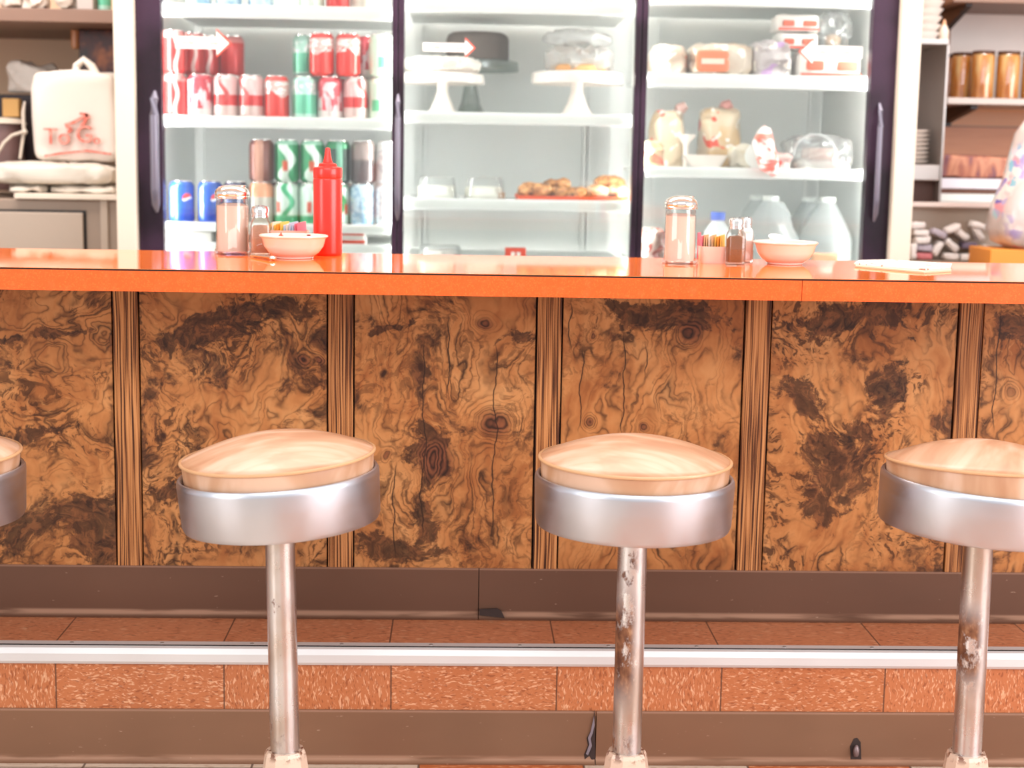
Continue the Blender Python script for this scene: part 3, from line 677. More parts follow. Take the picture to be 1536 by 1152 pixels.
row([('silverblue', 'grey can bottom showing left', 300, 0), ('silverblue', 'grey can bottom showing beside it', 345, 1), ('silverblue', 'grey can bottom showing left of centre', 392, 2), ('palegreen', 'pale green can', 468, 0), ('red', 'red can', 508, 1), ('peach', 'peach can', 545, 0)], sA0, YC1, 'at the top edge of the photo')

# things on the lowest visible shelf of the first door
p = at(270, 360, YI + .06)
o = part('plastic_bowl_lid', G().lathe([(.036, 0), (.037, .002), (.033, .009), (.022, .0145), (0, .016)], 28), M['red'], None, loc=(p.x, YI + .06, sC + .030), smooth=True)
tag(o, 'red domed plastic lid on the white carton under the blue cans', 'lid')
o = part('white_carton', G().box(X(248, YI + .02, 366), X(318, YI + .02, 366), YI + .012, YI + .11, sC, sC + .030), M['paperwhite'], None, bevel=.001)
tag(o, 'flat white carton under the red domed lid', 'carton')
for k, (a, b) in enumerate(((0, 0), (0, .021))):
    g = G().box(X(500, YI + .03, 366), X(548, YI + .03, 366) - k * .003, YI + .015, YI + .10, sC + b, sC + b + .020)
    t = part('butter_carton', g, M['paperwhite'], None, bevel=.001)
    part('red_stripe', G().box(X(500, YI + .03, 366), X(548, YI + .03, 366) - k * .003, YI + .0135, YI + .0148, sC + b + .006, sC + b + .014), M['red'], t)
    tag(t, ['white carton with a red stripe right of the squeeze bottle, bottom of two', 'white carton with a red stripe right of the squeeze bottle, top of two'][k], 'carton', 'striped cartons')

# slide arrows stuck on the door glass
def arrow(px, py, w, h, flip, label):
    q = at(px, py, YF + .014); t = thing('arrow_sticker', label, 'sticker', (q.x, YF + .0165, q.z), 0, 'slide arrow stickers')
    s = -1 if flip else 1; k = YF / FPX; W = w * k / 2; H = h * k / 2; sh = H * .42; hd_ = H * 1.05
    out = [(-W * s, -sh), ((W - hd_) * s, -sh), ((W - hd_) * s, -H), (W * s, 0), ((W - hd_) * s, H), ((W - hd_) * s, sh), (-W * s, sh)]
    part('red_border', G().prism([(W * s, 0), ((W - hd_) * s, H), ((W - hd_) * s, H - .006), ((W - .006) * s, 0), ((W - hd_) * s, -H + .006), ((W - hd_) * s, -H)][::s], -.0009, -.0006), M['red'], t)
    part('arrow_face', G().prism(out if s > 0 else out[::-1], -.0006, 0), mat('white sticker', (246, 238, 230), .5), t)
    text_mesh('lettering', 'Slide To Open', .0165, M['red'], t, (-.006 * s, -.0008, 0), extrude=.0001)
arrow(305, 64, 82, 42, False, 'white arrow sticker with red lettering pointing right on the can door')
arrow(674, 71, 78, 30, False, 'white arrow sticker with red lettering pointing right on the cake door')
arrow(1246, 78, 96, 42, True, 'white arrow sticker with red lettering pointing left on the bread door')

# ------------------------------------------------------------------ cakes
def cake_stand(name, label, px, Y, base, top, rad, foot, mt, thick=.012):
    t = thing(name, label, 'cake stand', (X(px, Y, 120), Y, base))
    g = G().lathe([(rad * foot, 0), (rad * foot, .004), (rad * foot * .75, .012), (rad * .2, .04), (rad * .13, top * .6), (rad * .16, top - .012), (rad * .4, top - .004), (0, top - .004)], 40)
    part('pedestal', g, mt, t, smooth=True)
    part('plate', G().lathe([(0, top - .004), (rad * .8, top - .004), (rad, top - thick - .010), (rad * 1.01, top - thick - .006), (rad * .99, top + .002), (rad * .9, top + .006), (0, top + .004)], 56), mt, t, smooth=True)
    return t
Yk = YI + .15
cake_stand('cake_stand', 'white pedestal cake stand with a wrapped white cake at the left of the cake shelf', 664, Yk, tA, .104, .112, .42, M['ceramic_in'])
g = G().sup((0, 0, .019), (.100, .100, .019), .55, .95, .012, 40, 3, 48, 22, True)
o = part('frosted_cake', g, mat('white frosting', (248, 240, 232), .6, bump=.2), None, loc=(X(664, Yk, 100), Yk, tA + .1115), smooth=True)
tag(o, 'low white frosted cake under crumpled film on the left cake stand', 'cake')
Yk2 = YI + .38
cake_stand('glass_cake_stand', 'clear glass pedestal stand under the dark chocolate cake', 706, Yk2, tA, .152, .135, .40, glassy('thick glass', (226, 232, 228), .12, .05, .25, (206, 212, 208)))
g = G().lathe([(.085, 0), (.089, .004), (.089, .058), (.084, .070), (.072, .077), (0, .079)], 48)
o = part('chocolate_cake', g, mat('chocolate frosting', (104, 92, 84), .6, var=.15, vscale=30, bump=.3), None, loc=(X(716, Yk2, 100), Yk2, tA + .1582), smooth=True)
tag(o, 'tall dark brown chocolate cake behind the arrow sticker', 'cake')
cake_stand('cake_stand', 'white pedestal cake stand at the right of the cake shelf', 866, Yk, tA, .113, .124, .42, M['ceramic_in'], .016)
t = thing('wrapped_cake', 'half-eaten cake slices under crumpled clear film on the right cake stand', 'cake', (X(868, Yk, 100), Yk, tA + .1195))
part('cake_layers', G().lathe([(.075, 0), (.078, .006), (.078, .014), (.07, .018), (0, .018)], 40), mat('sponge cake', (214, 160, 104), .8, var=.1), t, smooth=True)
part('film_wrap', G().sup((0, 0, .032), (.088, .082, .032), .6, .9, .02, 26, 8, 48, 24, True), M['film'], t, smooth=True)
o = part('crumpled_film', G().sup((0, 0, .022), (.085, .055, .018), .8, .8, .022, 24, 12, 44, 20, True), M['film'], None, loc=(X(868, Yk, 80) - .005, Yk, tA + .1195 + .0655), smooth=True)
tag(o, 'loose sheet of cling film crumpled on top of the wrapped cake', 'film')

# middle shelf: cake slices in clear boxes, tray of pastries
for k, (a, b, l) in enumerate(((624, 688, 'clear plastic clamshell of cream cake at the left end of the pastry shelf'), (696, 760, 'clear plastic clamshell of cream cake next to the first, brown crust at its right'))):
    x0, x1 = X(a, YI + .05, 280), X(b, YI + .05, 280)
    t = thing('cake_clamshell', l, 'cake box', ((x0 + x1) / 2, YI + .115, tB)); W = (x1 - x0) / 2
    part('cream_cake', G().sup((-.004, 0, .017), (W * .86, .05, .017), .25, .4, .004, 60, k + 4, 32, 14), mat('cream filling', (246, 240, 222), .6), t, smooth=True)
    if k: part('cake_crust', G().box(W * .55, W * .93, -.045, .045, .001, .019), mat('brown crust', (190, 140, 96), .8), t)
    part('clear_lid', G().lathe([(W * 1.12, 0), (W * 1.10, .004), (W * 1.0, .008), (W * .92, .050), (W * .86, .058), (0, .060)], 32, sq=5, sx=.92, sy=1.25, rot=.1), M['plastic_clear'], t, smooth=True)
x0, x1 = X(776, YI + .04, 295), X(946, YI + .04, 295)
o = part('serving_tray', G().prismx([(0, 0), (.2, 0), (.206, .014), (.2, .014), (.197, .005), (.003, .005), (0, .014), (-.006, .014)], x0, x1), mat('orange tray', (240, 96, 52), .4), None, loc=(0, YI + .02, tB), bevel=.001)
tag(o, 'orange serving tray of pastries on the middle shelf', 'tray')
past = mat('golden pastry', (206, 146, 84), .6, var=.25, vscale=40, bump=.4); choc = mat('chocolate glaze', (92, 62, 40), .4, var=.3, vscale=50)
n = NT('glazed pastry', .5, 0, .2); n.col(n.ramp(n.noise(n.co, 42, 4, .7), [(.36, (92, 60, 34)), (.5, (188, 124, 66)), (.66, (226, 176, 116))])); n.bump(n.noise(n.co, 90, 3), .4); past = n.m
n = NT('sugar dusted pastry', .6); n.col(n.ramp(n.noise(n.co, 36, 3, .6), [(.36, (206, 134, 84)), (.5, (238, 200, 160)), (.66, (250, 236, 214))])); past2 = n.m
tz = tB + .0055
ps = [(803, .046, .040, past, 'round golden pastry at the left end of the tray', 0), (838, .030, .030, past, 'golden pastry second from the left on the tray', .01), (866, .036, .030, past, 'golden pastry in the middle of the tray', 0), (896, .034, .036, past2, 'sugar dusted pastry right of the middle of the tray', 0), (928, .030, .036, past2, 'sugar dusted pastry at the right end of the tray', 0)]
for k, (px, r, h, mt, l, dy) in enumerate(ps):
    o = part('pastry', G().sup((0, 0, h * .5), (r, .045, h * .5), .7, .8, .008, 60, k, 30, 16), mt, None, loc=(X(px, YI + .08, 285), YI + .085 + dy, tz), smooth=True); tag(o, l, 'pastry', 'pastries on the orange tray')
for px, zz, rx, mt, l in ((838, .036, .036, past, 'dark glazed pastry piled on the left of the tray'), (916, .040, .042, past, 'greenish brown pastry piled highest at the right of the tray')):
    o = part('pastry', G().sup((0, 0, .014), (rx, .034, .014 if px < 900 else .02), .7, .8, .008, 55, px, 28, 14), mt, None, loc=(X(px, YI + .12, 270), YI + .15, tz + .004), smooth=True); o.location.z = tz + zz - .012; tag(o, l, 'pastry', 'pastries on the orange tray')
o = part('baking_paper', G().sup((0, 0, .004), ((x1 - x0) / 2 - .010, .085, .004), .2, .3, .002, 50, 2, 60, 10), mat('dark baking paper', (70, 46, 40), .7), None, loc=((x0 + x1) / 2, YI + .12, tz + .0005), smooth=True)
tag(o, 'dark baking paper under the pastries on the tray', 'paper')
# bottom of the middle door
o = thing('salad_clamshell', 'clear plastic clamshell at the bottom left behind the middle door', 'food box', (X(660, YI + .12, 375), YI + .12, tC))
part('white_filling', G().sup((0, 0, .012), (.044, .05, .012), .4, .4, .004, 50, 1), M['ceramic_in'], o, smooth=True)
part('clear_lid', G().lathe([(.062, 0), (.06, .004), (.056, .028), (.05, .034), (0, .036)], 32, sq=5), M['plastic_clear'], o, smooth=True)
for q, l, c_ in ((773, 'small red carton at the bottom of the middle door', 'carton'),):
    t = part('red_carton', G().box(-.028, .028, -.02, .02, 0, .032), M['red'], None, loc=(X(q, YI + .1, 382), YI + .1, tC), bevel=.002)
    part('white_lettering', G().box(-.012, -.002, -.0206, -.02, .006, .022).box(.003, .013, -.0206, -.02, .006, .022), M['paperwhite'], t); tag(t, l, c_)

# ------------------------------------------------------------------ bread, bags and bottles behind the third door
def breadmat(name, a, b, seed, red=(214, 84, 60), thr=.6):
    n = NT(name, .3, 0, .5); q = n.v('ADD', n.co, (seed, seed, 0))
    c = n.mix(n.ss(n.noise(q, 14, 2), .4, .6), lin([v * .9 for v in a]), lin([v * .9 for v in b]))
    c = n.mix(n.ss(n.noise(n.v('ADD', q, (3, 3, 3)), 22, 1), thr, thr + .02), c, lin(red))
    c = n.mix(n.ss(n.noise(n.v('ADD', q, (8, 3, 1)), 30, 1), .62, .64), c, lin((246, 240, 232)))
    n.col(c); n.bump(n.noise(q, 30, 4, .7), .5, .004); return n.m
def loaf(name, label, px0, px1, ytop, base, Y, dy, mt, cat='bread', e=(.45, .5), seed=0, amp=.012, knot=None, knotmat=None, group=None):
    x0, x1 = X(px0, Y), X(px1, Y); zt = Z((px0 + px1) / 2, ytop, Y); h = (zt - base) / 2
    t = thing(name, label, cat, ((x0 + x1) / 2, Y, base), 0, group)
    part('wrapped_body', G().sup((0, 0, h), ((x1 - x0) / 2, dy, h), e[0], e[1], amp, 24, seed, 40, 24, True), mt, t, smooth=True)
    if knot:
        a, b, c_ = knot
        part('twisted_end', G().tube([(a, 0, 2 * h - .012), (a + b * .5, -.01, 2 * h + c_ * .5), (a + b, -.012, 2 * h + c_)], [.012, .017, .011], 10), knotmat or M['film'], t, smooth=True)
    return t
Yr = YI + .1
loaf('bread_loaf', 'wrapped loaf with a reddish label at the left end of the upper bread shelf', 972, 1023, 70, rA, Yr, .07, breadmat('pale bread bag', (212, 186, 164), (232, 214, 196), 1, (214, 130, 110)), seed=1)
t = loaf('bread_loaf', 'wrapped loaf with a large orange label, upper bread shelf', 1028, 1118, 68, rA, Yr, .08, breadmat('wheat bread bag', (222, 196, 168), (238, 222, 204), 2, (228, 200, 180), .7), seed=2)
q0 = X(1044, Yr - .08, 90) - t.location.x; q1 = X(1094, Yr - .08, 90) - t.location.x
part('orange_label', G().sup(((q0 + q1) / 2, -.079, .038), ((q1 - q0) / 2, .006, .028), .3, .4), mat('orange label', (226, 128, 88), .35), t, smooth=True)
part('label_lettering', G().box((q0 + q1) / 2 - .03, (q0 + q1) / 2 + .03, -.0865, -.0855, .030, .044), mat('pale lettering', (248, 222, 204), .4), t)
loaf('bread_bag', 'grey lilac translucent bread bag between the orange-labelled loaf and the red-striped boxes', 1124, 1172, 66, rA, Yr, .08, breadmat('lilac bag', (206, 196, 196), (228, 220, 222), 4, (196, 160, 206), .66), cat='bag', seed=5, amp=.02)
def bunbox(px0, px1, z, h, Y, label, windows=True, rot=0):
    x0, x1 = X(px0, Y), X(px1, Y); W = (x1 - x0) / 2
    t = thing('bun_pack', label, 'bun pack', ((x0 + x1) / 2, Y, z), rot, 'red and white bun packs')
    part('pack_body', G().sup((0, .05, h / 2), (W, .06, h / 2), .3, .35, .006, 30, px0, 40, 20), M['paperwhite'], t, smooth=True)
    part('red_band', G().box(-W * .92, W * .96, -.0125, -.0095, h * .06, h * .2), M['red'], t, bevel=.001)
    for a, b in ((-.75, -.2), (.2, .85)):
        part('bun_window', G().sup(((a + b) / 2 * W, -.010, h * .45), ((b - a) / 2 * W, .004, h * .17), .3, .4), mat('browned bun', (204, 92, 66), .5, var=.2, vscale=30), t, smooth=True)
    return t
bunbox(1192, 1288, rA, .075, YI + .07, 'white bun pack with two brown windows and a red band, lowest of the stack')
bunbox(1162, 1219, rA + .0765, .045, YI + .09, 'white bun pack in the middle of the stack on the bread shelf')
bunbox(1158, 1222, rA + .1235, .045, YI + .09, 'white bun pack on top of the stack near the top edge')
o = part('clear_bag', G().sup((0, 0, .045), (.042, .048, .045), .7, .8, .022, 30, 21, 48, 30, True), M['plastic_clear'], None, loc=(X(1258, YI + .08, 40), YI + .14, rA + .083), smooth=True)
o.location.x += .0; tag(o, 'crumpled clear plastic bag of buns at the top right behind the bread door', 'bag')
b_ = part('bun', G().sup((0, 0, .015), (.022, .022, .015), .8, 1), mat('bun', (226, 190, 160), .7, var=.15, vscale=20), None, loc=(X(1258, YI + .08, 40), YI + .14, rA + .092), smooth=True)
tag(b_, 'pale bun inside the crumpled clear bag', 'bun')

# lower bread shelf
loaf('bread_loaf', 'upright wrapped loaf with a white label and red mark, leftmost on the lower bread shelf', 976, 1024, 168, rB, YI + .24, .05, breadmat('golden loaf', (226, 196, 154), (238, 216, 184), 6, (222, 90, 70), .68), e=(.35, .5), seed=7, knot=(.02, .03, .02), knotmat=mat('brownish bag end', (196, 160, 152), .5))
loaf('bread_loaf', 'tall upright golden loaf with a red strip, behind the white cup', 1050, 1106, 164, rB, YI + .24, .055, breadmat('golden loaf two', (228, 190, 140), (240, 218, 186), 9, (224, 80, 58), .64), e=(.35, .5), seed=8, knot=(0, .03, .018), knotmat=mat('pink bag end', (206, 146, 138), .5))
loaf('bread_roll_bag', 'small bag of rolls at the left end in front of the upright loaf', 966, 994, 214, rB, YI + .045, .03, breadmat('roll bag', (226, 182, 140), (240, 220, 196), 11, (222, 110, 84), .6), cat='bag', seed=9)
g = G().lathe([(.018, 0), (.018, .002), (.008, .006), (.007, .040), (.020, .046), (.027, .052), (.028, .060), (.0265, .060), (.025, .053), (0, .048)], 28)
bx = X(1060, YI + .055, 245)
g2 = G().lathe([(.036, 0), (.040, .002), (.060, .034), (.062, .036), (.0595, .036), (.038, .005), (0, .004)], 40)
o = part('white_bowl', g2, M['ceramic_in'], None, loc=(bx, YI + .078, rB), smooth=True); tag(o, 'shallow white bowl at the front of the lower bread shelf', 'bowl')
o = part('white_funnel', G().lathe([(.007, 0), (.008, .055), (.010, .062), (.024, .080), (.026, .086), (.024, .086), (.009, .066), (.006, .06), (.006, 0)], 28), M['ceramic_in'], None, loc=(X(1031, YI + .15, 200), YI + .168, rB + .0045), smooth=True); tag(o, 'white funnel with a long stem standing behind the shallow white bowl', 'funnel')
loaf('bread_roll_bag', 'pale bag of rolls right of the white bowl', 1097, 1126, 218, rB, YI + .09, .045, breadmat('pale rolls', (240, 226, 196), (246, 238, 220), 13, (216, 70, 50), .72), cat='bag', seed=10, e=(.6, .6))
# bag with red and white striped rolls hanging over the shelf edge
n = NT('red and white printed bag', .35, 0, .4); q = n.noise(n.v('MULTIPLY', n.co, (14, 14, 34)), 1, 2, .5, 1.2)
n.col(n.mix(n.ss(q, .48, .54), lin((246, 234, 230)), lin((228, 104, 84)))); n.bump(n.noise(n.co, 50, 3), .5, .003)
x_, z_ = X(1148, YI - .02, 230), Z(1148, 240, YI - .02)
g = G().tube([(.0, .03, .085), (.0, .015, .07), (-.006, .0, .045), (0, -.014, .015), (.010, -.020, -.015), (.022, -.020, -.040)], [.006, .020, .030, .028, .026, .010], 18)
for i, v in enumerate(g.v):
    vv = Vector(v); d_ = mnoise.noise(vv * 60) * .008; g.v[i] = (v[0] + d_, v[1] + d_ * .5, v[2] + d_)
o = part('printed_bag', g, n.m, None, loc=(x_, YI + .004 - .0, z_), smooth=True); o.location.y = YI - .012
tag(o, 'red and white printed bag drooping over the edge of the lower bread shelf', 'bag')
o = part('round_white_lid', G().lathe([(.034, 0), (.034, .004), (.03, .006), (0, .006)], 32), M['white'], None, loc=(X(1136, YI + .04, 235), YI + .040, rB + .036), smooth=True); o.rotation_euler = (R(88), 0, 0)
tag(o, 'round white lid standing on edge beside the printed bag', 'lid')
t = thing('open_bread_bag', 'large clear plastic bag with sliced bread lying open, right end of the lower bread shelf', 'bag', (X(1226, YI + .1, 240), YI + .12, rB))
part('film_bag', G().sup((0, 0, .045), (.088, .08, .045), .6, .5, .014, 22, 31, 56, 30, True), M['plastic_clear'], t, smooth=True)
part('bag_opening', G().tube([(-.02 + .055 * math.cos(a), -.075, .045 + .05 * math.sin(a)) for a in [R(d) for d in range(-10, 200, 14)]], .0032, 8), M['film'], t, smooth=True)
part('sliced_bread', G().box(-.03, .05, -.05, .05, .022, .060), mat('brown bread', (200, 168, 156), .8, var=.1), t, bevel=.006)
part('wrapped_slices', G().sup((.005, -.03, .014), (.075, .04, .014), .4, .4, .006, 60, 3), breadmat('slices', (232, 204, 196), (246, 238, 228), 15, (220, 150, 140), .6), t, smooth=True)
loaf('meat_pack', 'small clear pack of pinkish meat between the printed bag and the open bread bag', 1160, 1186, 232, rB, YI + .05, .035, breadmat('meat pack', (230, 190, 184), (240, 214, 206), 18, (214, 84, 74), .6), cat='food pack', seed=14)

# lowest shelf behind the third door: jugs, bottles, apples bag
def jug(px, ytop, Y, label, rz=0, w=.07, handle=True):
    zt = Z(px, ytop, Y); h = zt - rC
    t = thing('plastic_jug', label, 'jug', (X(px, Y, 350), Y, rC), rz, 'clear gallon jugs on the lowest shelf')
    part('jug_body', G().lathe([(w * .85, 0), (w * .98, .006), (w, .02), (w, h * .34), (w * .95, h * .42), (w * .70, h * .62), (w * .42, h * .82), (w * .27, h * .92), (w * .27, h * .97)], 36, sq=3.2), M['jug'], t, smooth=True)
    part('screw_cap', G().lathe([(w * .30, h * .93), (w * .31, h * .94), (w * .31, h), (0, h)], 24), M['white'], t, smooth=True)
    if handle: part('jug_handle', G().tube([(w * .26, 0, h * .88), (w * .50, 0, h * .86), (w * .74, 0, h * .74), (w * .90, 0, h * .56), (w * .96, 0, h * .40)], [.008, .010, .010, .010, .008], 10), M['jug'], t, smooth=True)
jug(1154, 294, YI + .105, 'clear gallon jug with white cap behind the right china bowl', .4)
jug(1134, 293, YI + .33, 'clear gallon jug half hidden behind the one over the china bowl', .9)
jug(1239, 296, YI + .118, 'large clear gallon jug nearest the right door frame', 2.8, .071)
jug(1212, 296, YI + .35, 'clear gallon jug with dark contents behind the large one', .3)
t = thing('milk_bottle', 'white bottle with a blue cap above the right sweetener packets', 'bottle', (X(1076, YI + .07, 350), YI + .07, rC))
h = Z(1076, 318, YI + .07) - rC
part('bottle_body', G().lathe([(.036, 0), (.04, .006), (.04, h * .5), (.036, h * .62), (.018, h * .8), (.017, h * .9)], 32), mat('milky bottle', (226, 236, 238), .35, coat=.3), t, smooth=True)
part('blue_cap', G().lathe([(.0185, h * .84), (.0195, h * .85), (.0195, h), (0, h)], 24), mat('blue cap', (84, 116, 214), .4), t, smooth=True)
loaf('fruit_bag', 'bag of dark red fruit low behind the left frame of the bread door', 968, 1000, 346, rC, YI + .06, .045, breadmat('red fruit bag', (176, 130, 120), (226, 206, 196), 22, (150, 80, 74), .52), cat='bag', seed=16, amp=.02)
o = part('cream_tub', G().lathe([(.026, 0), (.03, .03), (.031, .034), (.031, .038), (0, .040)], 28), M['ceramic_in'], None, loc=(X(1108, YI + .045, 385), YI + .045, rC), smooth=True); tag(o, 'small white tub between the shakers and the gallon jug', 'tub')
loaf('paper_bag', 'small tan paper bag of bread at the foot of the large gallon jug', 1225, 1268, 380, rC, YI + .008 + .012, .012, mat('tan paper', (214, 168, 134), .7), cat='bag', seed=18, amp=.006)

# ------------------------------------------------------------------ things on the countertop
def cyl_y(px, py): q = onz(px, py, ZC); return q.x, q.y
def sugar_dispenser(label, px, py, ptop, wpx):
    x, y = cyl_y(px, py); y += .03
    k = y / FPX * 1.01; r_ = wpx * k / 2; h = Z(px, ptop, y) - ZC
    t = thing('sugar_dispenser', label, 'sugar dispenser', (x, y, ZC), R(8), 'glass sugar dispensers')
    g = G().lathe([(r_ * 1.02, 0), (r_ * 1.06, .003), (r_ * 1.02, .008), (r_ * .95, .012), (r_ * .93, h * .72), (r_ * .90, h * .77), (r_ * .90, h * .84)], 48, sq=0)
    for i, v in enumerate(g.v):
        a = math.atan2(v[1], v[0]); q = 1 - .035 * (abs(math.sin(a * 5)) ** 3) * (1 if .010 < v[2] < h * .74 else 0); g.v[i] = (v[0] * q, v[1] * q, v[2])
    part('glass_jar', g, M['glass'], t, smooth=True, angle=50)
    part('sugar', G().lathe([(r_ * .86, .006), (r_ * .86, h * .70), (r_ * .5, h * .735), (0, h * .74)], 40), M['sugar'], t, smooth=True)
    part('metal_lid', G().lathe([(r_ * .93, h * .80), (r_ * 1.0, h * .805), (r_ * 1.01, h * .83), (r_ * .97, h * .84), (r_ * .99, h * .86), (r_ * 1.0, h * .885), (r_ * .92, h * .93), (r_ * .70, h * .975), (r_ * .4, h * .995), (0, h)], 44), M['chrome'], t, smooth=True)
    part('pour_flap', G().lathe([(r_ * .36, h * .985), (r_ * .37, h * 1.003), (r_ * .30, h * 1.012), (0, h * 1.014)], 28, (r_ * .42, 0, -.002)), M['chrome'], t, smooth=True)
    return t
sugar_dispenser('glass sugar dispenser with domed chrome lid beside the left china bowl', 346, 382.5, 277, 52)
sugar_dispenser('glass sugar dispenser with chrome lid beside the tan sweetener packets', 1022, 397, 293, 50)
def shaker(label, px, py, ptop, wpx, fill, rz=.25, dy=.02, frac=.62):
    x, y = cyl_y(px, py); y += dy
    k = y / FPX * 1.01; r_ = wpx * k / 2; h = Z(px, ptop, y) - ZC
    t = thing('spice_shaker', label, 'shaker', (x, y, ZC), rz, 'glass shakers on the countertop')
    part('glass_body', G().lathe([(r_ * .92, 0), (r_ * .97, .003), (r_ * .97, h * .58), (r_ * .90, h * .66), (r_ * .70, h * .73), (r_ * .66, h * .78)], 40, sq=5), M['glass'], t, smooth=True)
    part('contents', G().lathe([(r_ * .82, .005), (r_ * .84, .008), (r_ * .84, h * frac * .86), (r_ * .60, h * frac * .97), (0, h * frac)], 32, sq=5), fill, t, smooth=True)
    part('screw_lid', G().lathe([(r_ * .74, h * .755), (r_ * .80, h * .76), (r_ * .80, h * .80), (r_ * .74, h * .81), (r_ * .74, h * .84), (r_ * .80, h * .85), (r_ * .82, h * .93), (r_ * .70, h * .985), (0, h)], 32), M['chrome'], t, smooth=True)
    g = G()
    for k_ in range(6): g.lathe([(.0011, 0), (.0011, .0004), (0, .0004)], 8, (r_ * .35 * math.cos(k_ * 1.047), r_ * .35 * math.sin(k_ * 1.047), h * .994))
    part('holes', g, M['black'], t)
    return t
shaker('glass shaker of pale pepper half behind the left china bowl', 386, 385, 308, 32, M['pepper2'], .12, .05)
shaker('square glass shaker of brown pepper in front of the tan sweetener packets', 1105, 398, 326, 28, M['pepper'], .1)
shaker('glass salt shaker directly behind the brown pepper shaker', 1127, 397, 325, 22, M['salt'], .2, .07, .8)
def bowl(label, px, py, ptop, wpx):
    x, y = cyl_y(px, py); y += .036
    k = y / FPX * 1.01; r_ = wpx * k / 2; h = Z(px, ptop, y) - ZC
    t = thing('china_bowl', label, 'bowl', (x, y, ZC), 0, 'pink white china bowls')
    part('bowl_body', G().lathe([(r_ * .52, 0), (r_ * .55, .001), (r_ * .53, h * .07), (r_ * .58, h * .09), (r_ * .74, h * .26), (r_ * .87, h * .52), (r_ * .93, h * .84), (r_ * .965, h * .89), (r_ * 1.0, h * .93), (r_ * 1.0, h * .98), (r_ * .985, h), (r_ * .93, h * .97), (r_ * .89, h * .8), (r_ * .82, h * .5), (r_ * .6, h * .22), (0, h * .16)], 64), M['ceramic'], t, smooth=True)
    return (x, y, r_, h)
bx, by, br_, bh = bowl('pink white china bowl of creamers in front of the sweetener packets, left group', 437.5, 389, 352, 101)
def creamer(label, x, y, z, rot, mt=None):
    o = part('creamer_cup', G().lathe([(.009, 0), (.011, .001), (.0145, .015), (.017, .0165), (.017, .0175), (0, .018)], 20), M['paperwhite'], None, loc=(x, y, z), smooth=True)
    o.rotation_euler = rot; tag(o, label, 'creamer', 'creamer cups in the bowls'); return o
for k, (dx, dy, l) in enumerate(((-.022, .012, 'creamer cup at the left inside the left china bowl'), (.018, -.014, 'creamer cup at the front inside the left china bowl'), (.016, .024, 'creamer cup at the back inside the left china bowl'))):
    creamer(l, bx + dx, by + dy, ZC + bh * .34, (.1, .1 * k, 0))
o = part('red_wrapper', G().prism([(-.009, 0), (.009, .002), (.004, .006), (.002, .012), (-.003, .005), (-.007, .004)], -.004, .004), mat('red orange wrapper', (226, 96, 74), .4), None, loc=(bx - .026, by + .008, ZC + bh * .82)); tag(o, 'torn red wrapper poking over the left rim of the left china bowl', 'wrapper')
o = part('red_wrapper', G().sup((0, 0, .002), (.004, .004, .002), 1, 1), mat('dark red scrap', (140, 50, 40), .5), None, loc=(bx + .027, by + .01, ZC + bh * .93)); tag(o, 'tiny dark red scrap at the right rim of the left china bowl', 'wrapper')
bx2, by2, br2, bh2 = bowl('pink white china bowl with creamers heaped up behind the brown pepper shaker', 1183, 398, 362, 96)
creamer('white creamer cup standing highest in the right china bowl', bx2 - .018, by2 + .008, ZC + bh2 * .80, (.3, .1, 0))
creamer('creamer cup lying under the highest one in the right china bowl', bx2 - .016, by2 + .006, ZC + bh2 * .36, (.1, -.1, 0))
creamer('creamer cup at the right inside the right china bowl', bx2 + .024, by2, ZC + bh2 * .36, (0, .2, 0))
# squeeze bottle
x, y = cyl_y(490, 384); y += .024; k = y / FPX * 1.01; r_ = 42.5 * k / 2
h1 = Z(490, 268, y) - ZC; h2 = Z(490, 252, y) - ZC; h3 = Z(490, 222, y) - ZC
t = thing('squeeze_bottle', 'tall red ketchup squeeze bottle with a pointed nozzle behind the left china bowl', 'bottle', (x, y, ZC))
part('bottle_body', G().lathe([(r_ * .93, 0), (r_ * .98, .002), (r_, .006), (r_ * .985, h1 * .5), (r_, h1 - .004), (r_ * .97, h1)], 48), M['redplastic'], t, smooth=True)
part('screw_cap', G().lathe([(r_ * .98, h1 + .0005), (r_ * 1.0, h1 + .002), (r_ * 1.0, h2 - .001), (r_ * .97, h2 + .001), (r_ * .66, h2 + .003), (r_ * .60, h2 + .008), (r_ * .4, h2 + .010), (0, h2 + .010)], 48), M['redplastic'], t, smooth=True)
part('nozzle', G().lathe([(r_ * .36, h2 + .009), (r_ * .26, h2 + .018), (r_ * .17, h3 - .004), (r_ * .15, h3), (0, h3 + .001)], 24), M['redplastic'], t, smooth=True)
# sweetener caddies and packets
def caddy(label, px, py, ptop, w, d, dy):
    x, y = cyl_y(px, py); y += dy
    h = Z(px, ptop, y) - ZC
    t = thing('packet_caddy', label, 'packet holder', (x, y, ZC), 0, 'sweetener packet holders')
    W, D = w / 2, d / 2; g = G()
    q = 5
    g.lathe([(W * .86, 0), (W * .90, .002), (W * .98, h), (W * .95, h), (W * .87, .004), (0, .003)], 40, sq=q, sy=D / W)
    part('china_box', g, M['ceramic'], t, smooth=True, angle=50)
    return x, y, h
def packet(label, x, y, z, w, h, c, tilt, lean, group):
    t = part('sweetener_packet', G().box(-w / 2, w / 2, -.0009, .0009, 0, h), c, None, loc=(x, y, z), bevel=.0005)
    t.rotation_euler = (lean, tilt, 1.15); tag(t, label, 'packet', group)
cols = {k: mat(k + ' packet', v, .5) for k, v in {'tan': (222, 184, 142), 'yellow': (238, 196, 92), 'blue': (190, 208, 226), 'pink': (236, 128, 148), 'white': (240, 228, 214), 'orange': (240, 166, 66)}.items()}
x, y, h = caddy('white china holder of yellow, blue and pink packets hidden behind the left bowl', 428, 382, 345, .082, .05, .058)
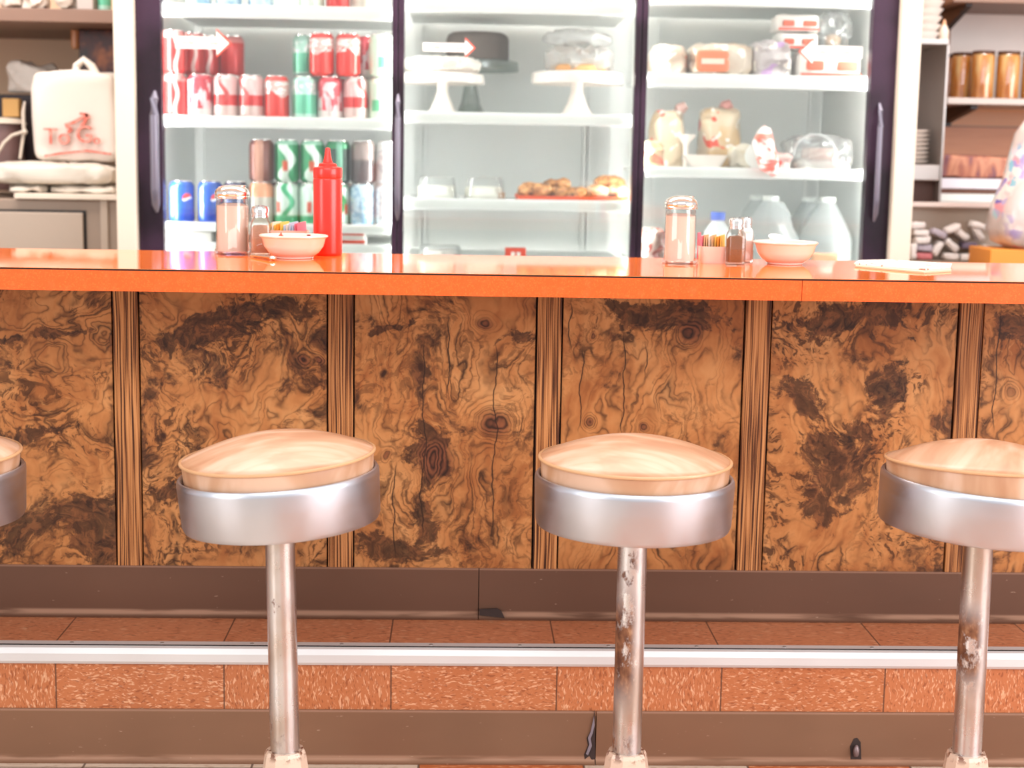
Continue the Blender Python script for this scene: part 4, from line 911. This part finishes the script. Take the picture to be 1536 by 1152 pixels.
seq = ['yellow', 'white', 'yellow', 'orange', 'yellow', 'blue', 'white', 'blue', 'blue', 'pink', 'pink']
for k, c in enumerate(seq):
    packet('%s packet, %s from the left in the left packet holder' % (c, ['first', 'second', 'third', 'fourth', 'fifth', 'sixth', 'seventh', 'eighth', 'ninth', 'tenth', 'eleventh'][k]), x - .029 + k * .0057, y, ZC + .0045, .034, .054 + .003 * math.sin(k * 2.1), cols[c], -.05 + .03 * math.sin(k * 1.7), .02 * math.cos(k), 'sweetener packets, left holder')
x, y, h = caddy('white china holder of tan and yellow packets beside the brown pepper shaker', 1072, 396, 369, .056, .045, .03)
for k, c in enumerate(['pink', 'tan', 'tan', 'white', 'tan', 'yellow', 'orange', 'yellow']):
    packet('%s packet, %s from the left in the right packet holder' % (c, ['first', 'second', 'third', 'fourth', 'fifth', 'sixth', 'seventh', 'eighth'][k]), x - .0185 + k * .0053, y, ZC + .0045, .030, .048 + .002 * math.sin(k * 2.1), cols[c], -.04 + .03 * math.sin(k * 1.7), .02 * math.cos(k), 'sweetener packets, right holder')
packet('pink packet leaning between the sugar dispenser and the right packet holder', X(1052, y, 385), y + .035, ZC + .0045, .02, .052, cols['pink'], 0, 0, 'sweetener packets, right holder')
# teaspoon by the shaker
a = onz(378, 386, ZC); b = onz(407, 391, ZC)
g = G().tube([(a.x, a.y, ZC + .004), (a.x * .5 + b.x * .5, a.y * .5 + b.y * .5, ZC + .005), (b.x, b.y, ZC + .006)], [.0035, .002, .0026], 10)
g.sup((b.x + .003, b.y - .002, ZC + .005), (.007, .011, .0045), 1, 1, n=20, m_=12)
o = part('teaspoon', g, M['chrome'], None, smooth=True); tag(o, 'small metal spoon lying between the glass shaker and the left china bowl', 'spoon')
# printed order pads on the right
def pad(z, name, label, mt, pts, th):
    q = [onz(a, b, ZC) for a, b in pts]
    o = part(name, G().prismz([(v.x, v.y) for v in q], z, z + th), mt, None, bevel=.0004); return tag(o, label, 'menu', 'printed paper menus')
n = NT('printed menu paper', .4, 0, .3); tx = n.ss(n.noise(n.v('MULTIPLY', n.co, (120, 34, 1)), 1, 2), .56, .60)
bl = n.ss(n.noise(n.co, 14, 1), .48, .52)
cc = n.mix(n.f('MULTIPLY', tx, bl), lin((250, 238, 226)), lin((170, 130, 116))); n.col(cc)
pad(ZC + .0001, 'paper_menu', 'lower printed menu lying on the countertop at the right', mat('pink menu edge', (246, 196, 166), .5), [(1283, 401), (1386, 410.5), (1427, 408), (1424, 401), (1330, 394.5), (1287, 395)], .0034)
pad(ZC + .0036, 'paper_menu', 'upper printed menu lying on top of the other at the right of the countertop', n.m, [(1281, 399.5), (1388, 408.5), (1426, 405), (1428, 400), (1330, 394), (1288, 395)], .003)

# ------------------------------------------------------------------ left of the refrigerator
YL = 4.2
xa, xb = XL - .3, fx['t0'] - .012
def yb(px, py, Y): return Z(px, py, Y)
zt_ = yb(90, 299, YL)
t = thing('steel_appliance', 'taupe metal kitchen appliance with an inset door panel under the white board', 'appliance', ((xa + xb) / 2, YL, 0))
o = part('housing', G().box(xa - t.location.x, xb - t.location.x, 0, .6, 0, zt_), M['taupe'], t, bevel=.004)
xr = X(127, YL, 340) - t.location.x; zu = yb(90, 318, YL)
part('door_seal', G().box(-.6, xr + .005, -.004, 0, .3, zu + .005), M['black'], t)
part('door_panel', G().box(-.6, xr - .001, -.016, -.004, .3, zu - .001), M['taupe2'], t, bevel=.003)
part('side_post', G().box(X(152, YL, 340) - t.location.x, X(163, YL, 340) - t.location.x, -.01, 0, 0, zt_), M['taupe2'], t, bevel=.002)
o = part('white_board', G().box(X(24, YL, 294), xb - .001, YL - .02, YL + .5, zt_ + .0005, zt_ + .015), M['cream'], None, bevel=.002); tag(o, 'cream board lying on the taupe appliance under the folded bags', 'board')
zb_ = zt_ + .0155
fold = [(0, 178, 235, 275, .08, 1), (4, 172, 270, 284, .10, 2), (60, 150, 274, 288, .10, 3)]
z = zb_
for k, (a, b, l, hh, dd) in enumerate(((6, 118, 'lowest folded plastic bag, its frayed end hanging at the left', .019, .09), (71, 172, 'folded plastic bag with gathered edges, lowest at the right', .019, .09), (-30, 170, 'thick folded stack of grey plastic bags under the red printed carrier bag', .058, .10))):
    x0, x1 = X(a, YL + .02, 280), X(b, YL + .02, 280)
    zz = zb_ if k < 2 else zb_ + .0225
    if k < 2: x1 = x1 if k else X(60, YL, 280)
    o = part('folded_bag', G().sup((0, 0, hh / 2), ((x1 - x0) / 2, dd, hh / 2), .55, .45, .010, 24, k + 40, 60, 18, True), M['bag2'], None, loc=((x0 + x1) / 2, YL + .115, zz), smooth=True); tag(o, l, 'bag', 'folded plastic bags')
zz = zb_ + .0225 + .063
# carrier bag with the red print
x0, x1 = X(52, YL + .12, 170), X(178, YL + .12, 170); zt2 = Z(110, 107, YL + .12)
t = thing('carrier_bag', 'white carrier bag printed in red with To Go and a running figure', 'bag', ((x0 + x1) / 2, YL + .12, zz)); W = (x1 - x0) / 2; H = zt2 - zz
part('bag_body', G().sup((0, 0, H / 2), (W, .05, H / 2), .22, .35, .010, 14, 51, 56, 34), M['bag'], t, smooth=True)
hx = X(126, YL + .12, 95) - t.location.x
part('bag_handle', G().tube([(hx - .024, 0, H - .012), (hx - .020, 0, H + .015), (hx, -.003, H + .032), (hx + .020, 0, H + .015), (hx + .034, 0, H - .014)], [.014, .011, .010, .011, .013], 10), M['bag'], t, smooth=True)
n = NT('faded red ink', .6); n.col(n.mix(n.ss(n.noise(n.co, 60, 2), .4, .6), lin((226, 108, 90)), lin((232, 150, 134)))); ink = n.m
def bl(px, py): q = at(px, py, YL + .105); return q.x - t.location.x, q.z - zz
yk = -.0605
cx_, cz_ = bl(92, 206); text_mesh('print_to', 'To', .062, ink, t, (cx_, yk, cz_), extrude=.004)
cx_, cz_ = bl(136, 203); text_mesh('print_go', 'G', .064, ink, t, (cx_ - .006, yk, cz_), extrude=.004)
cx_, cz_ = bl(151, 210); text_mesh('print_go', 'o', .036, ink, t, (cx_, yk, cz_), extrude=.004)
def ribbon(pts, wd):
    g = G()
    P = [bl(*p) for p in pts]
    for (a, b), (c_, d) in zip(P, P[1:]):
        L = math.hypot(c_ - a, d - b) or 1; nx, nz = -(d - b) / L * wd, (c_ - a) / L * wd
        g.prism([(a - nx, b - nz), (c_ - nx, d - nz), (c_ + nx, d + nz), (a + nx, b + nz)], yk - .004, yk + .004)
    return g
part('print_figure', ribbon([(104, 188), (116, 184), (127, 178), (138, 172), (133, 184), (128, 190)], .0035), ink, t)
part('print_figure', ribbon([(106, 190), (114, 194), (108, 199)], .0035), ink, t); part('print_figure', ribbon([(126, 171), (136, 172), (140, 178)], .003), ink, t)
part('print_line', ribbon([(74, 234), (96, 230), (136, 226), (172, 231)], .0025), ink, t)
o = part('crumpled_bag', G().sup((0, 0, .045), (.062, .05, .042), .45, .5, .018, 16, 61, 48, 26, True), M['bag'], None, loc=(X(34, YL + .3, 112), YL + .40, Z(34, 139, YL + .3)), smooth=True)
tag(o, 'crumpled white plastic bag stuffed on the dark box at the left edge', 'bag')
# dark things behind the bags at the left edge
x0, x1 = X(-60, YL + .4, 200), X(56, YL + .4, 200); z1_ = Z(34, 141, YL + .3)
o = part('dark_box', G().box(x0, x1, YL + .352, YL + .45, zb_, z1_), mat('dark plum box', (44, 28, 32), .5, var=.3, vscale=40), None, bevel=.003); tag(o, 'dark box behind the folded bags at the left edge', 'box')
o = part('ochre_carton', G().box(X(-8, YL + .2, 150), X(17, YL + .2, 150), YL + .27, YL + .305, Z(8, 172, YL + .2), Z(8, 144, YL + .2)), mat('ochre carton', (206, 158, 92), .6), None, bevel=.002)
ochre = o; tag(o, 'small ochre carton on the white lid at the left edge', 'carton')
xj = X(-4, YL + .2, 200); zj0 = zb_ + .0225 + .0
t = thing('brown_crock', 'round brown crock with a white lid at the left edge', 'crock', (X(-6, YL + .2, 200), YL + .285, zb_))
o2 = part('crock_body', G().lathe([(.035, 0), (.045, .01), (.052, .08), (.048, Z(0, 185, YL + .2) - zb_)], 32), mat('mottled brown glaze', (118, 88, 84), .4, var=.2, vscale=30), t, smooth=True)
zc_ = Z(0, 182, YL + .2) - zb_
part('white_lid', G().lathe([(.056, zc_ - .006), (.062, zc_ - .004), (.045, zc_ + .010), (0, zc_ + .014)], 32), M['cream'], t, smooth=True)
ochre.location.z = zb_ + zc_ + .0145 - Z(8, 172, YL + .2)
g = G(); P = [(-4, 232), (8, 212), (22, 202), (34, 198), (37, 196)]
def wire(pts, r, Y): return [tuple(at(a, b, Y)) for a, b in pts]
g.tube(wire([(-6, 234), (6, 214), (18, 203), (36, 197)], 0, YL + .205), .0045, 8).tube(wire([(37, 152), (35, 168), (36, 197), (30, 238)], 0, YL + .215), [.003, .0055, .0055, .004], 8)
g.sup(tuple(at(37, 198, YL + .21)), (.008, .008, .008), 1, 1)
o = part('white_strap', g, M['cream'], None, smooth=True); tag(o, 'white plastic strap knotted in front of the dark box at the left edge', 'strap')
# upper shelf with things on it
ys = YL + .12
za, zb2 = Z(85, 13, ys), Z(85, 33, ys)
t = thing('wall_shelf', 'brown wall shelf at the top left with crumpled bags on it', 'shelf', (0, 0, 0))
part('shelf_board', G().box(xa, xb, ys, 4.999, zb2, za), M['shelf_brown'], t, bevel=.002)
for px0, px1, h_, l, mt, sd in ((-8, 22, .03, 'white crumpled bag at the left corner of the top shelf', M['bag'], 71), (24, 60, .035, 'white rag hanging over the edge of the top shelf', M['bag'], 72), (76, 110, .06, 'pale crumpled plastic bag in the middle of the top shelf', M['bag2'], 73)):
    x0, x1 = X(px0, ys, 10), X(px1, ys, 10)
    o = part('crumpled_bag', G().sup((0, 0, h_), ((x1 - x0) / 2, .05, h_), .7, .7, .02, 24, sd, 40, 20, True), mt, None, loc=((x0 + x1) / 2, ys + .075, za + .0005), smooth=True); tag(o, l, 'bag')
x0, x1 = X(114, ys, 10), X(138, ys, 10)
o = part('grey_box', G().box(x0, x1, ys + .01, ys + .12, za + .0005, za + .08), mat('greyish carton', (190, 178, 172), .6), None, bevel=.002); tag(o, 'greyish carton beside the teal can on the top shelf', 'carton')
o = thing('teal_canister', 'teal and white canister at the right end of the top left shelf', 'canister', (X(156, ys + .04, 10), ys + .045, za + .0005))
part('canister_body', G().lathe([(.018, 0), (.019, .002), (.019, .10), (.017, .104), (0, .104)], 28), canmat('teal canister', 'teal'), o, smooth=True)
n = NT('dark amber enamel', .25, 0, .4); n.col(n.ramp(n.noise(n.co, 9, 3, .6), [(.4, (36, 22, 20)), (.56, (84, 34, 22)), (.68, (178, 96, 40))]))
t = thing('dark_cabinet_box', 'dark reddish brown box mounted under the top left shelf', 'box', (0, 0, 0))
part('box_body', G().box(X(118, YL + .34, 70), xb, YL + .34, 4.999, Z(140, 190, YL + .34), zb2 - .0005), n.m, t, bevel=.004)
part('amber_knob', G().lathe([(.0, 0), (.012, .003), (.014, .02), (.014, .055), (0, .056)], 20, (X(111, YL + .34, 55), YL + .36, Z(110, 74, YL + .34))), mat('amber plastic', (186, 116, 60), .3, coat=.3), t, smooth=True)
o = part('red_strip', G().box(X(168, YL - .03, 130), X(168, YL - .03, 130) + .007, YL - .035, YL - .028, Z(168, 200, YL - .03), Z(168, 62, YL - .03)), mat('salmon red strip', (220, 112, 96), .5), None, bevel=.001)
o.location.x = fx['t0'] - .007 - X(168, YL - .03, 130); o.parent = fr; o['label'] = 'thin salmon red tape on the cream side'

# ------------------------------------------------------------------ right of the refrigerator
YR = 4.45
x0r = fx['t2'] + .01
n = NT('orange brown wood planks', .5, 0, .1); wv = n.noise(n.v('MULTIPLY', n.co, (5, 1, 60)), 1, 3, .6, .6)
x, y, z = n.sep(n.co); u_ = n.f('DIVIDE', z, .095); pf = n.node('ShaderNodeTexWhiteNoise'); pf.noise_dimensions = '1D'; n.put(pf.inputs['W'], n.f('FLOOR', u_))
c = n.mix(wv, lin((178, 100, 58)), lin((206, 132, 84))); c = n.mix(n.f('MULTIPLY', pf.outputs[0], .45), c, lin((236, 172, 116)))
c = n.mix(n.f('MULTIPLY', n.ss(n.f('ABSOLUTE', n.f('SUBTRACT', n.f('FRACT', u_), .5)), .45, .49), .7), c, lin((96, 50, 32)))
n.col(c); M['planks'] = n.m
xw = X(1410, 4.9, 200)
struct('trim_1', G().box(x0r - .3, 3.6, 4.94, 4.999, .0, 1.72), M['planks'])
struct('trim_2', G().box(X(1428, 4.88, 60), 3.6, 4.9, 4.939, Z(1480, 148, 4.9), 1.70), mat('white wall panel', (232, 218, 210), .5))
# stainless unit with plates
xs1 = X(1424, YR, 60)
t = thing('steel_shelf_unit', 'stainless steel shelf unit right of the refrigerator holding stacks of white dishes', 'shelf unit', (0, 0, 0))
ztop = Z(1400, 58, YR)
xq = X(1412, YR, 230)
part('back_panel', G().box(x0r, xq, YR + .30, YR + .31, 0, ztop - .0), M['steel'], t)
part('side_panel', G().box(xq, xq + .006, YR, YR + .31, 0, ztop - .016), M['steel'], t)
part('shelf', G().box(x0r, xs1, YR, YR + .31, ztop - .016, ztop), M['steel'], t, bevel=.002)
zs1 = Z(1385, 247, YR)
part('shelf', G().box(x0r, xq - .001, YR, YR + .295, zs1 - .045, zs1), M['steel'], t, bevel=.003)
part('dark_recess', G().box(x0r, xq - .001, YR + .05, YR + .295, zs1 - .12, zs1 - .0455), mat('brown recess', (104, 74, 66), .6), t)
def stack(name, label, group, px, Y, z, n_, r_, pitch, prof, lean=0, cat='plate'):
    for k in range(n_):
        pos = (X(px, Y, 200) + lean * k, Y, z + k * pitch)
        l = label % (['lowest', 'second from below', 'third from below', 'fourth from below', 'fifth from below', 'sixth from below', 'seventh from below', 'eighth from below', 'ninth from below'][k] if k < n_ - 1 else 'topmost')
        if k == 0: o = part(name, G().lathe([(a * r_, b) for a, b in prof], 36), M['ceramic_in'], None, loc=pos, smooth=True); first = o; tag(o, l, cat, group)
        else: dup(first, pos, l)
stack('side_plate', 'white plate in the stack on the lower steel shelf, %s', 'stacked white plates', 1363, YR + .09, zs1 + .0005, 8, .062, .0125, [(.5, 0), (.62, .001), (.95, .008), (1, .0115), (.98, .012), (.6, .004), (0, .003)])
stack('white_dish', 'white dish in the leaning stack on the top steel shelf, %s', 'stacked white dishes', 1372, YR + .09, ztop + .0005, 7, .056, .0225, [(.70, 0), (.74, .001), (.98, .020), (1, .022), (.96, .022), (.70, .004), (0, .0035)], .0022, 'dish')
o = thing('squeeze_bottle', 'small cream bottle with orange tip on the top steel shelf', 'bottle', (X(1423, YR + .06, 50) - .008, YR + .08, ztop + .0005))
part('bottle_body', G().lathe([(.013, 0), (.014, .002), (.014, .03), (.006, .045)], 20), M['cream'], o, smooth=True); part('tip', G().lathe([(.006, .045), (.003, .06), (0, .061)], 14), mat('peach tip', (238, 180, 140), .5), o, smooth=True)
# jar shelf on a bracket
yj = YR + .12
zjs, zjb = Z(1480, 147, yj), Z(1480, 157, yj)
t = thing('jar_shelf', 'grey wall shelf carrying amber jars on a black bracket', 'shelf', (0, 0, 0))
part('shelf_board', G().box(X(1421, yj, 150), 3.0, yj, 4.899, zjb, zjs), mat('grey shelf edge', (186, 172, 164), .4, .2), t, bevel=.002)
xbk = X(1429, yj + .2, 170)
part('bracket', G().box(xbk, xbk + .022, 4.85, 4.899, Z(1430, 190, yj + .3), zjb).prismx([(4.86, zjb), (yj + .03, zjb), (yj + .03, zjb - .012), (4.86, zjb - .05)], xbk, xbk + .02), M['blackbracket'], t)
jm = NT('amber preserve', .25, 0, .6); jm.col(jm.ramp(jm.noise(jm.v('MULTIPLY', jm.co, (60, 60, 8)), 1, 3), [(.36, (206, 116, 40)), (.5, (238, 156, 70)), (.66, (250, 206, 140))]))
jdat = [(1424, .25, 'amber jar farthest left and deepest on the jar shelf'), (1444, .165, 'amber jar second from the left on the jar shelf'), (1474, .08, 'amber jar left of the first white gap on the jar shelf'), (1512, .08, 'amber jar between the two white gaps on the jar shelf'), (1550, .08, 'amber jar cut by the right edge of the photo on the jar shelf')]
first = None
for px, dy, l in jdat:
    Y = yj + dy; hh = Z(px, 76, yj + .08) - zjs; rr = .033 if dy < .2 else .028
    if first is None:
        t = thing('preserve_jar', l, 'jar', (X(px, Y, 110), Y, zjs + .0005), 0, 'amber jars on the wall shelf')
        part('amber_contents', G().lathe([(.030, .001), (.033, .006), (.033, hh * .88), (.030, hh * .93), (0, hh * .93)], 36), jm.m, t, smooth=True)
        part('glass_jar', G().lathe([(.031, 0), (.0345, .004), (.0345, hh * .9), (.031, hh * .95)], 36), M['glass'], t, smooth=True)
        part('dark_lid', G().lathe([(.032, hh * .945), (.033, hh * .95), (.033, hh), (0, hh)], 36), mat('dark brown lid', (86, 50, 32), .5), t, smooth=True); first = t
    else: dup(first, (X(px, Y, 110), Y, zjs + .0005), l)
# top right shelf
zt3 = Z(1480, 4, YR + .1)
t = thing('wall_shelf', 'brown wall shelf on a dark bracket at the top right edge', 'shelf', (0, 0, 0))
part('shelf_board', G().box(X(1430, YR + .1, 5), 3.0, YR + .1, 4.899, zt3, zt3 + .02), M['shelf_brown'], t, bevel=.002)
xk = X(1438, YR + .2, 10)
part('bracket', G().prismx([(4.89, zt3), (YR + .13, zt3), (YR + .13, zt3 - .008), (4.87, zt3 - .085), (4.89, zt3 - .085)], xk, xk + .018), M['blackbracket'], t)
# white trays, paper, bin of packets
YT = YR - .05
t = thing('work_shelf', 'pinkish white work shelf with a divided bin under it, right of the refrigerator', 'shelf', (0, 0, 0))
zw = Z(1420, 304, YT); zw2 = Z(1420, 311, YT); xe = X(1560, YT, 310)
part('shelf_board', G().box(x0r, xe, YT, YR - .002, zw2, zw), mat('pinkish white shelf', (232, 214, 206), .45), t, bevel=.002)
part('bin_back', G().box(x0r, xe, YR - .008, YR - .0025, .75, zw2), M['taupe2'], t)
zf = Z(1420, 391, YT)
part('bin_floor', G().box(x0r, xe, YT - .03, YR - .009, zf - .02, zf), M['taupe2'], t)
part('support_leg', G().box(x0r, x0r + .03, YT, YR - .01, 0, zf - .0205).box(xe - .03, xe, YT, YR - .01, 0, zf - .0205), M['taupe'], t)
zk = Z(1450, 303, YR + .07)
xt0, xt1 = X(1406, YR + .04, 290), X(1530, YR + .04, 290)
t = thing('undershelf', 'grey ledge behind the work shelf carrying two long white boxes', 'shelf', (0, 0, 0))
part('ledge', G().box(xq + .008, 3.0, YR + .01, 4.939, zk - .02, zk), M['steel'], t)
part('ledge_leg', G().box(xq + .01, xq + .04, YR + .02, 4.9, 0, zk - .0205).box(2.9, 2.95, YR + .02, 4.9, 0, zk - .0205), M['steel'], t)
zA, zB = Z(1450, 291, YR + .04), Z(1450, 283, YR + .04)
xt0 = xq + .010
def boxy(name, label, cat, a, b, y0, y1, z0, z1, mt): o = part(name, G().box(a, b, y0, y1, z0, z1), mt, None, bevel=.002); return tag(o, label, cat)
boxy('long_white_box', 'lower of the two long white boxes under the wood wall', 'box', xt0, xt1, YR + .04, YR + .20, zk + .0005, zA, M['white'])
boxy('brown_tray', 'brown tray between the two long white boxes', 'tray', xt0 + .004, xt1, YR + .05, YR + .20, zA + .0005, zB - .001, mat('brown tray', (120, 78, 62), .5, var=.3, vscale=30))
zC1 = Z(1450, 268, YR + .04)
boxy('long_white_box', 'upper of the two long white boxes under the wood wall', 'box', xt0, xt1, YR + .04, YR + .20, zB - .0005, zC1, mat('lavender white box', (232, 228, 238), .4))
n = NT('creased brown paper', .6); n.col(n.ramp(n.noise(n.v('MULTIPLY', n.co, (26, 20, 7)), 1, 2, .5, 1.5), [(.38, (128, 84, 92)), (.5, (174, 110, 88)), (.62, (200, 140, 112))])); n.bump(n.noise(n.co, 18, 3), .5, .01)
o = part('brown_paper_bundle', G().sup((0, 0, .033), ((xt1 - xt0) / 2, .06, .033), .25, .3, .012, 14, 3, 50, 20), n.m, None, loc=((xt0 + xt1) / 2, YR + .12, zC1 + .0005), smooth=True); tag(o, 'creased brown paper bundle on the upper long white box', 'paper')
# condiment packets in the bin
rnd = random.Random(5)
pk = [mat('white condiment packet', (238, 230, 226), .5), mat('lilac grey packet', (190, 180, 192), .5), mat('red marked packet', (206, 120, 124), .5), mat('dark label packet', (112, 98, 118), .5)]
spots = [(1368, 382, 0, 84, 'white packet standing on end at the left of the bin'), (1384, 384, 2, 0, 'red marked packet at the bottom of the left column in the bin'), (1384, 371, 1, 3, 'lilac grey packet in the left column, second from below'), (1382, 360, 0, -3, 'white packet in the left column of the bin, third from below'),
         (1380, 349, 0, 3, 'white packet in the left column of the bin, fourth from below'), (1375, 338, 0, -2, 'white packet topmost in the left column of the bin'), (1407, 350, 1, 25, 'lilac packet leaning in the middle of the bin'), (1404, 372, 0, -60, 'white packet standing askew beside the left column'),
         (1424, 384, 0, 0, 'white packet flat on the bin floor in the middle'), (1452, 385, 0, 0, 'white packet flat on the bin floor at the right'), (1426, 368, 0, 40, 'white packet leaning above the middle one'), (1452, 368, 3, 3, 'dark labelled packet at the right of the bin'),
         (1428, 343, 0, -20, 'white packet on top of the middle heap'), (1442, 352, 0, 35, 'white packet at the right side of the middle heap'), (1466, 350, 0, 60, 'crumpled white packet at the right end of the bin'), (1474, 380, 0, -70, 'white packet standing on end at the right of the bin'), (1466, 338, 0, 15, 'white packet topmost at the right of the bin')]
zmin = zf + .0005
firstp = {}
for k, (px, py, c, rot, l) in enumerate(spots):
    Y = YT + .010 + .003 * (k % 3); q = at(px, py, Y)
    w_, h_ = (.046, .019)
    e = abs(w_ / 2 * math.sin(R(rot))) + abs(h_ / 2 * math.cos(R(rot)))
    z_ = max(q.z, zmin + e)
    o = part('condiment_packet', G().sup((0, 0, 0), (w_ / 2, .022, h_ / 2), .35, .4, .003, 50, k, 24, 12), pk[c], None, loc=(q.x, Y, z_), smooth=True); o.rotation_euler = (0, R(rot), 0)
    tag(o, l, 'packet', 'condiment packets in the bin')
# patterned bag at the right edge
n = NT('patterned plastic bag', .3, 0, .5); v1 = n.vor(n.v('ADD', n.co, n.v('SCALE', n.noise(n.co, 30, 2, col=True), .03)), 48)
hsv = n.sep(v1.outputs['Color'])[0]
pc = n.ramp(hsv, [(0, (150, 130, 200)), (.22, (236, 220, 214)), (.5, (240, 228, 220)), (.62, (232, 150, 160)), (.74, (238, 222, 216)), (.9, (140, 204, 216)), (1, (120, 100, 180))])
n.col(n.mix(n.ss(n.noise(n.co, 9, 2), .42, .56), lin((206, 190, 184)), pc)); n.bump(n.noise(n.co, 26, 4, .6), .6, .006)
YP = YT - .20
xp = X(1543, YP, 280)
hz0, hz1 = Z(1520, 372, YP), Z(1525, 170, YP)
t = thing('patterned_bag', 'patterned plastic bag in pink, lilac and blue standing on the orange box', 'bag', (xp, YP, hz0))
H = hz1 - hz0
g = G().lathe([(.050, 0), (.088, .02), (.100, H * .15), (.094, H * .32), (.070, H * .52), (.058, H * .68), (.046, H * .85), (.022, H * .95), (0, H)], 48)
for i, v in enumerate(g.v):
    d_ = mnoise.noise(Vector(v) * 22) * .014 * (1 if v[2] > .004 else 0); a_ = math.atan2(v[1], v[0]); g.v[i] = (v[0] + math.cos(a_) * d_, v[1] + math.sin(a_) * d_, v[2])
part('bag_body', g, n.m, t, smooth=True, angle=80)
boxy('orange_box', 'orange box under the patterned plastic bag at the right edge', 'box', X(1480, YP - .05, 385), xp + .1, YP - .08, YP + .10, hz0 - .05, hz0 - .0005, mat('orange carton', (236, 150, 56), .5))
t = thing('back_counter', 'low back counter at the right edge carrying the orange box', 'counter', (0, 0, 0))
part('counter_body', G().box(X(1476, YP - .05, 385), 3.0, YP - .10, YP + .12, 0, hz0 - .0505), M['taupe'], t)
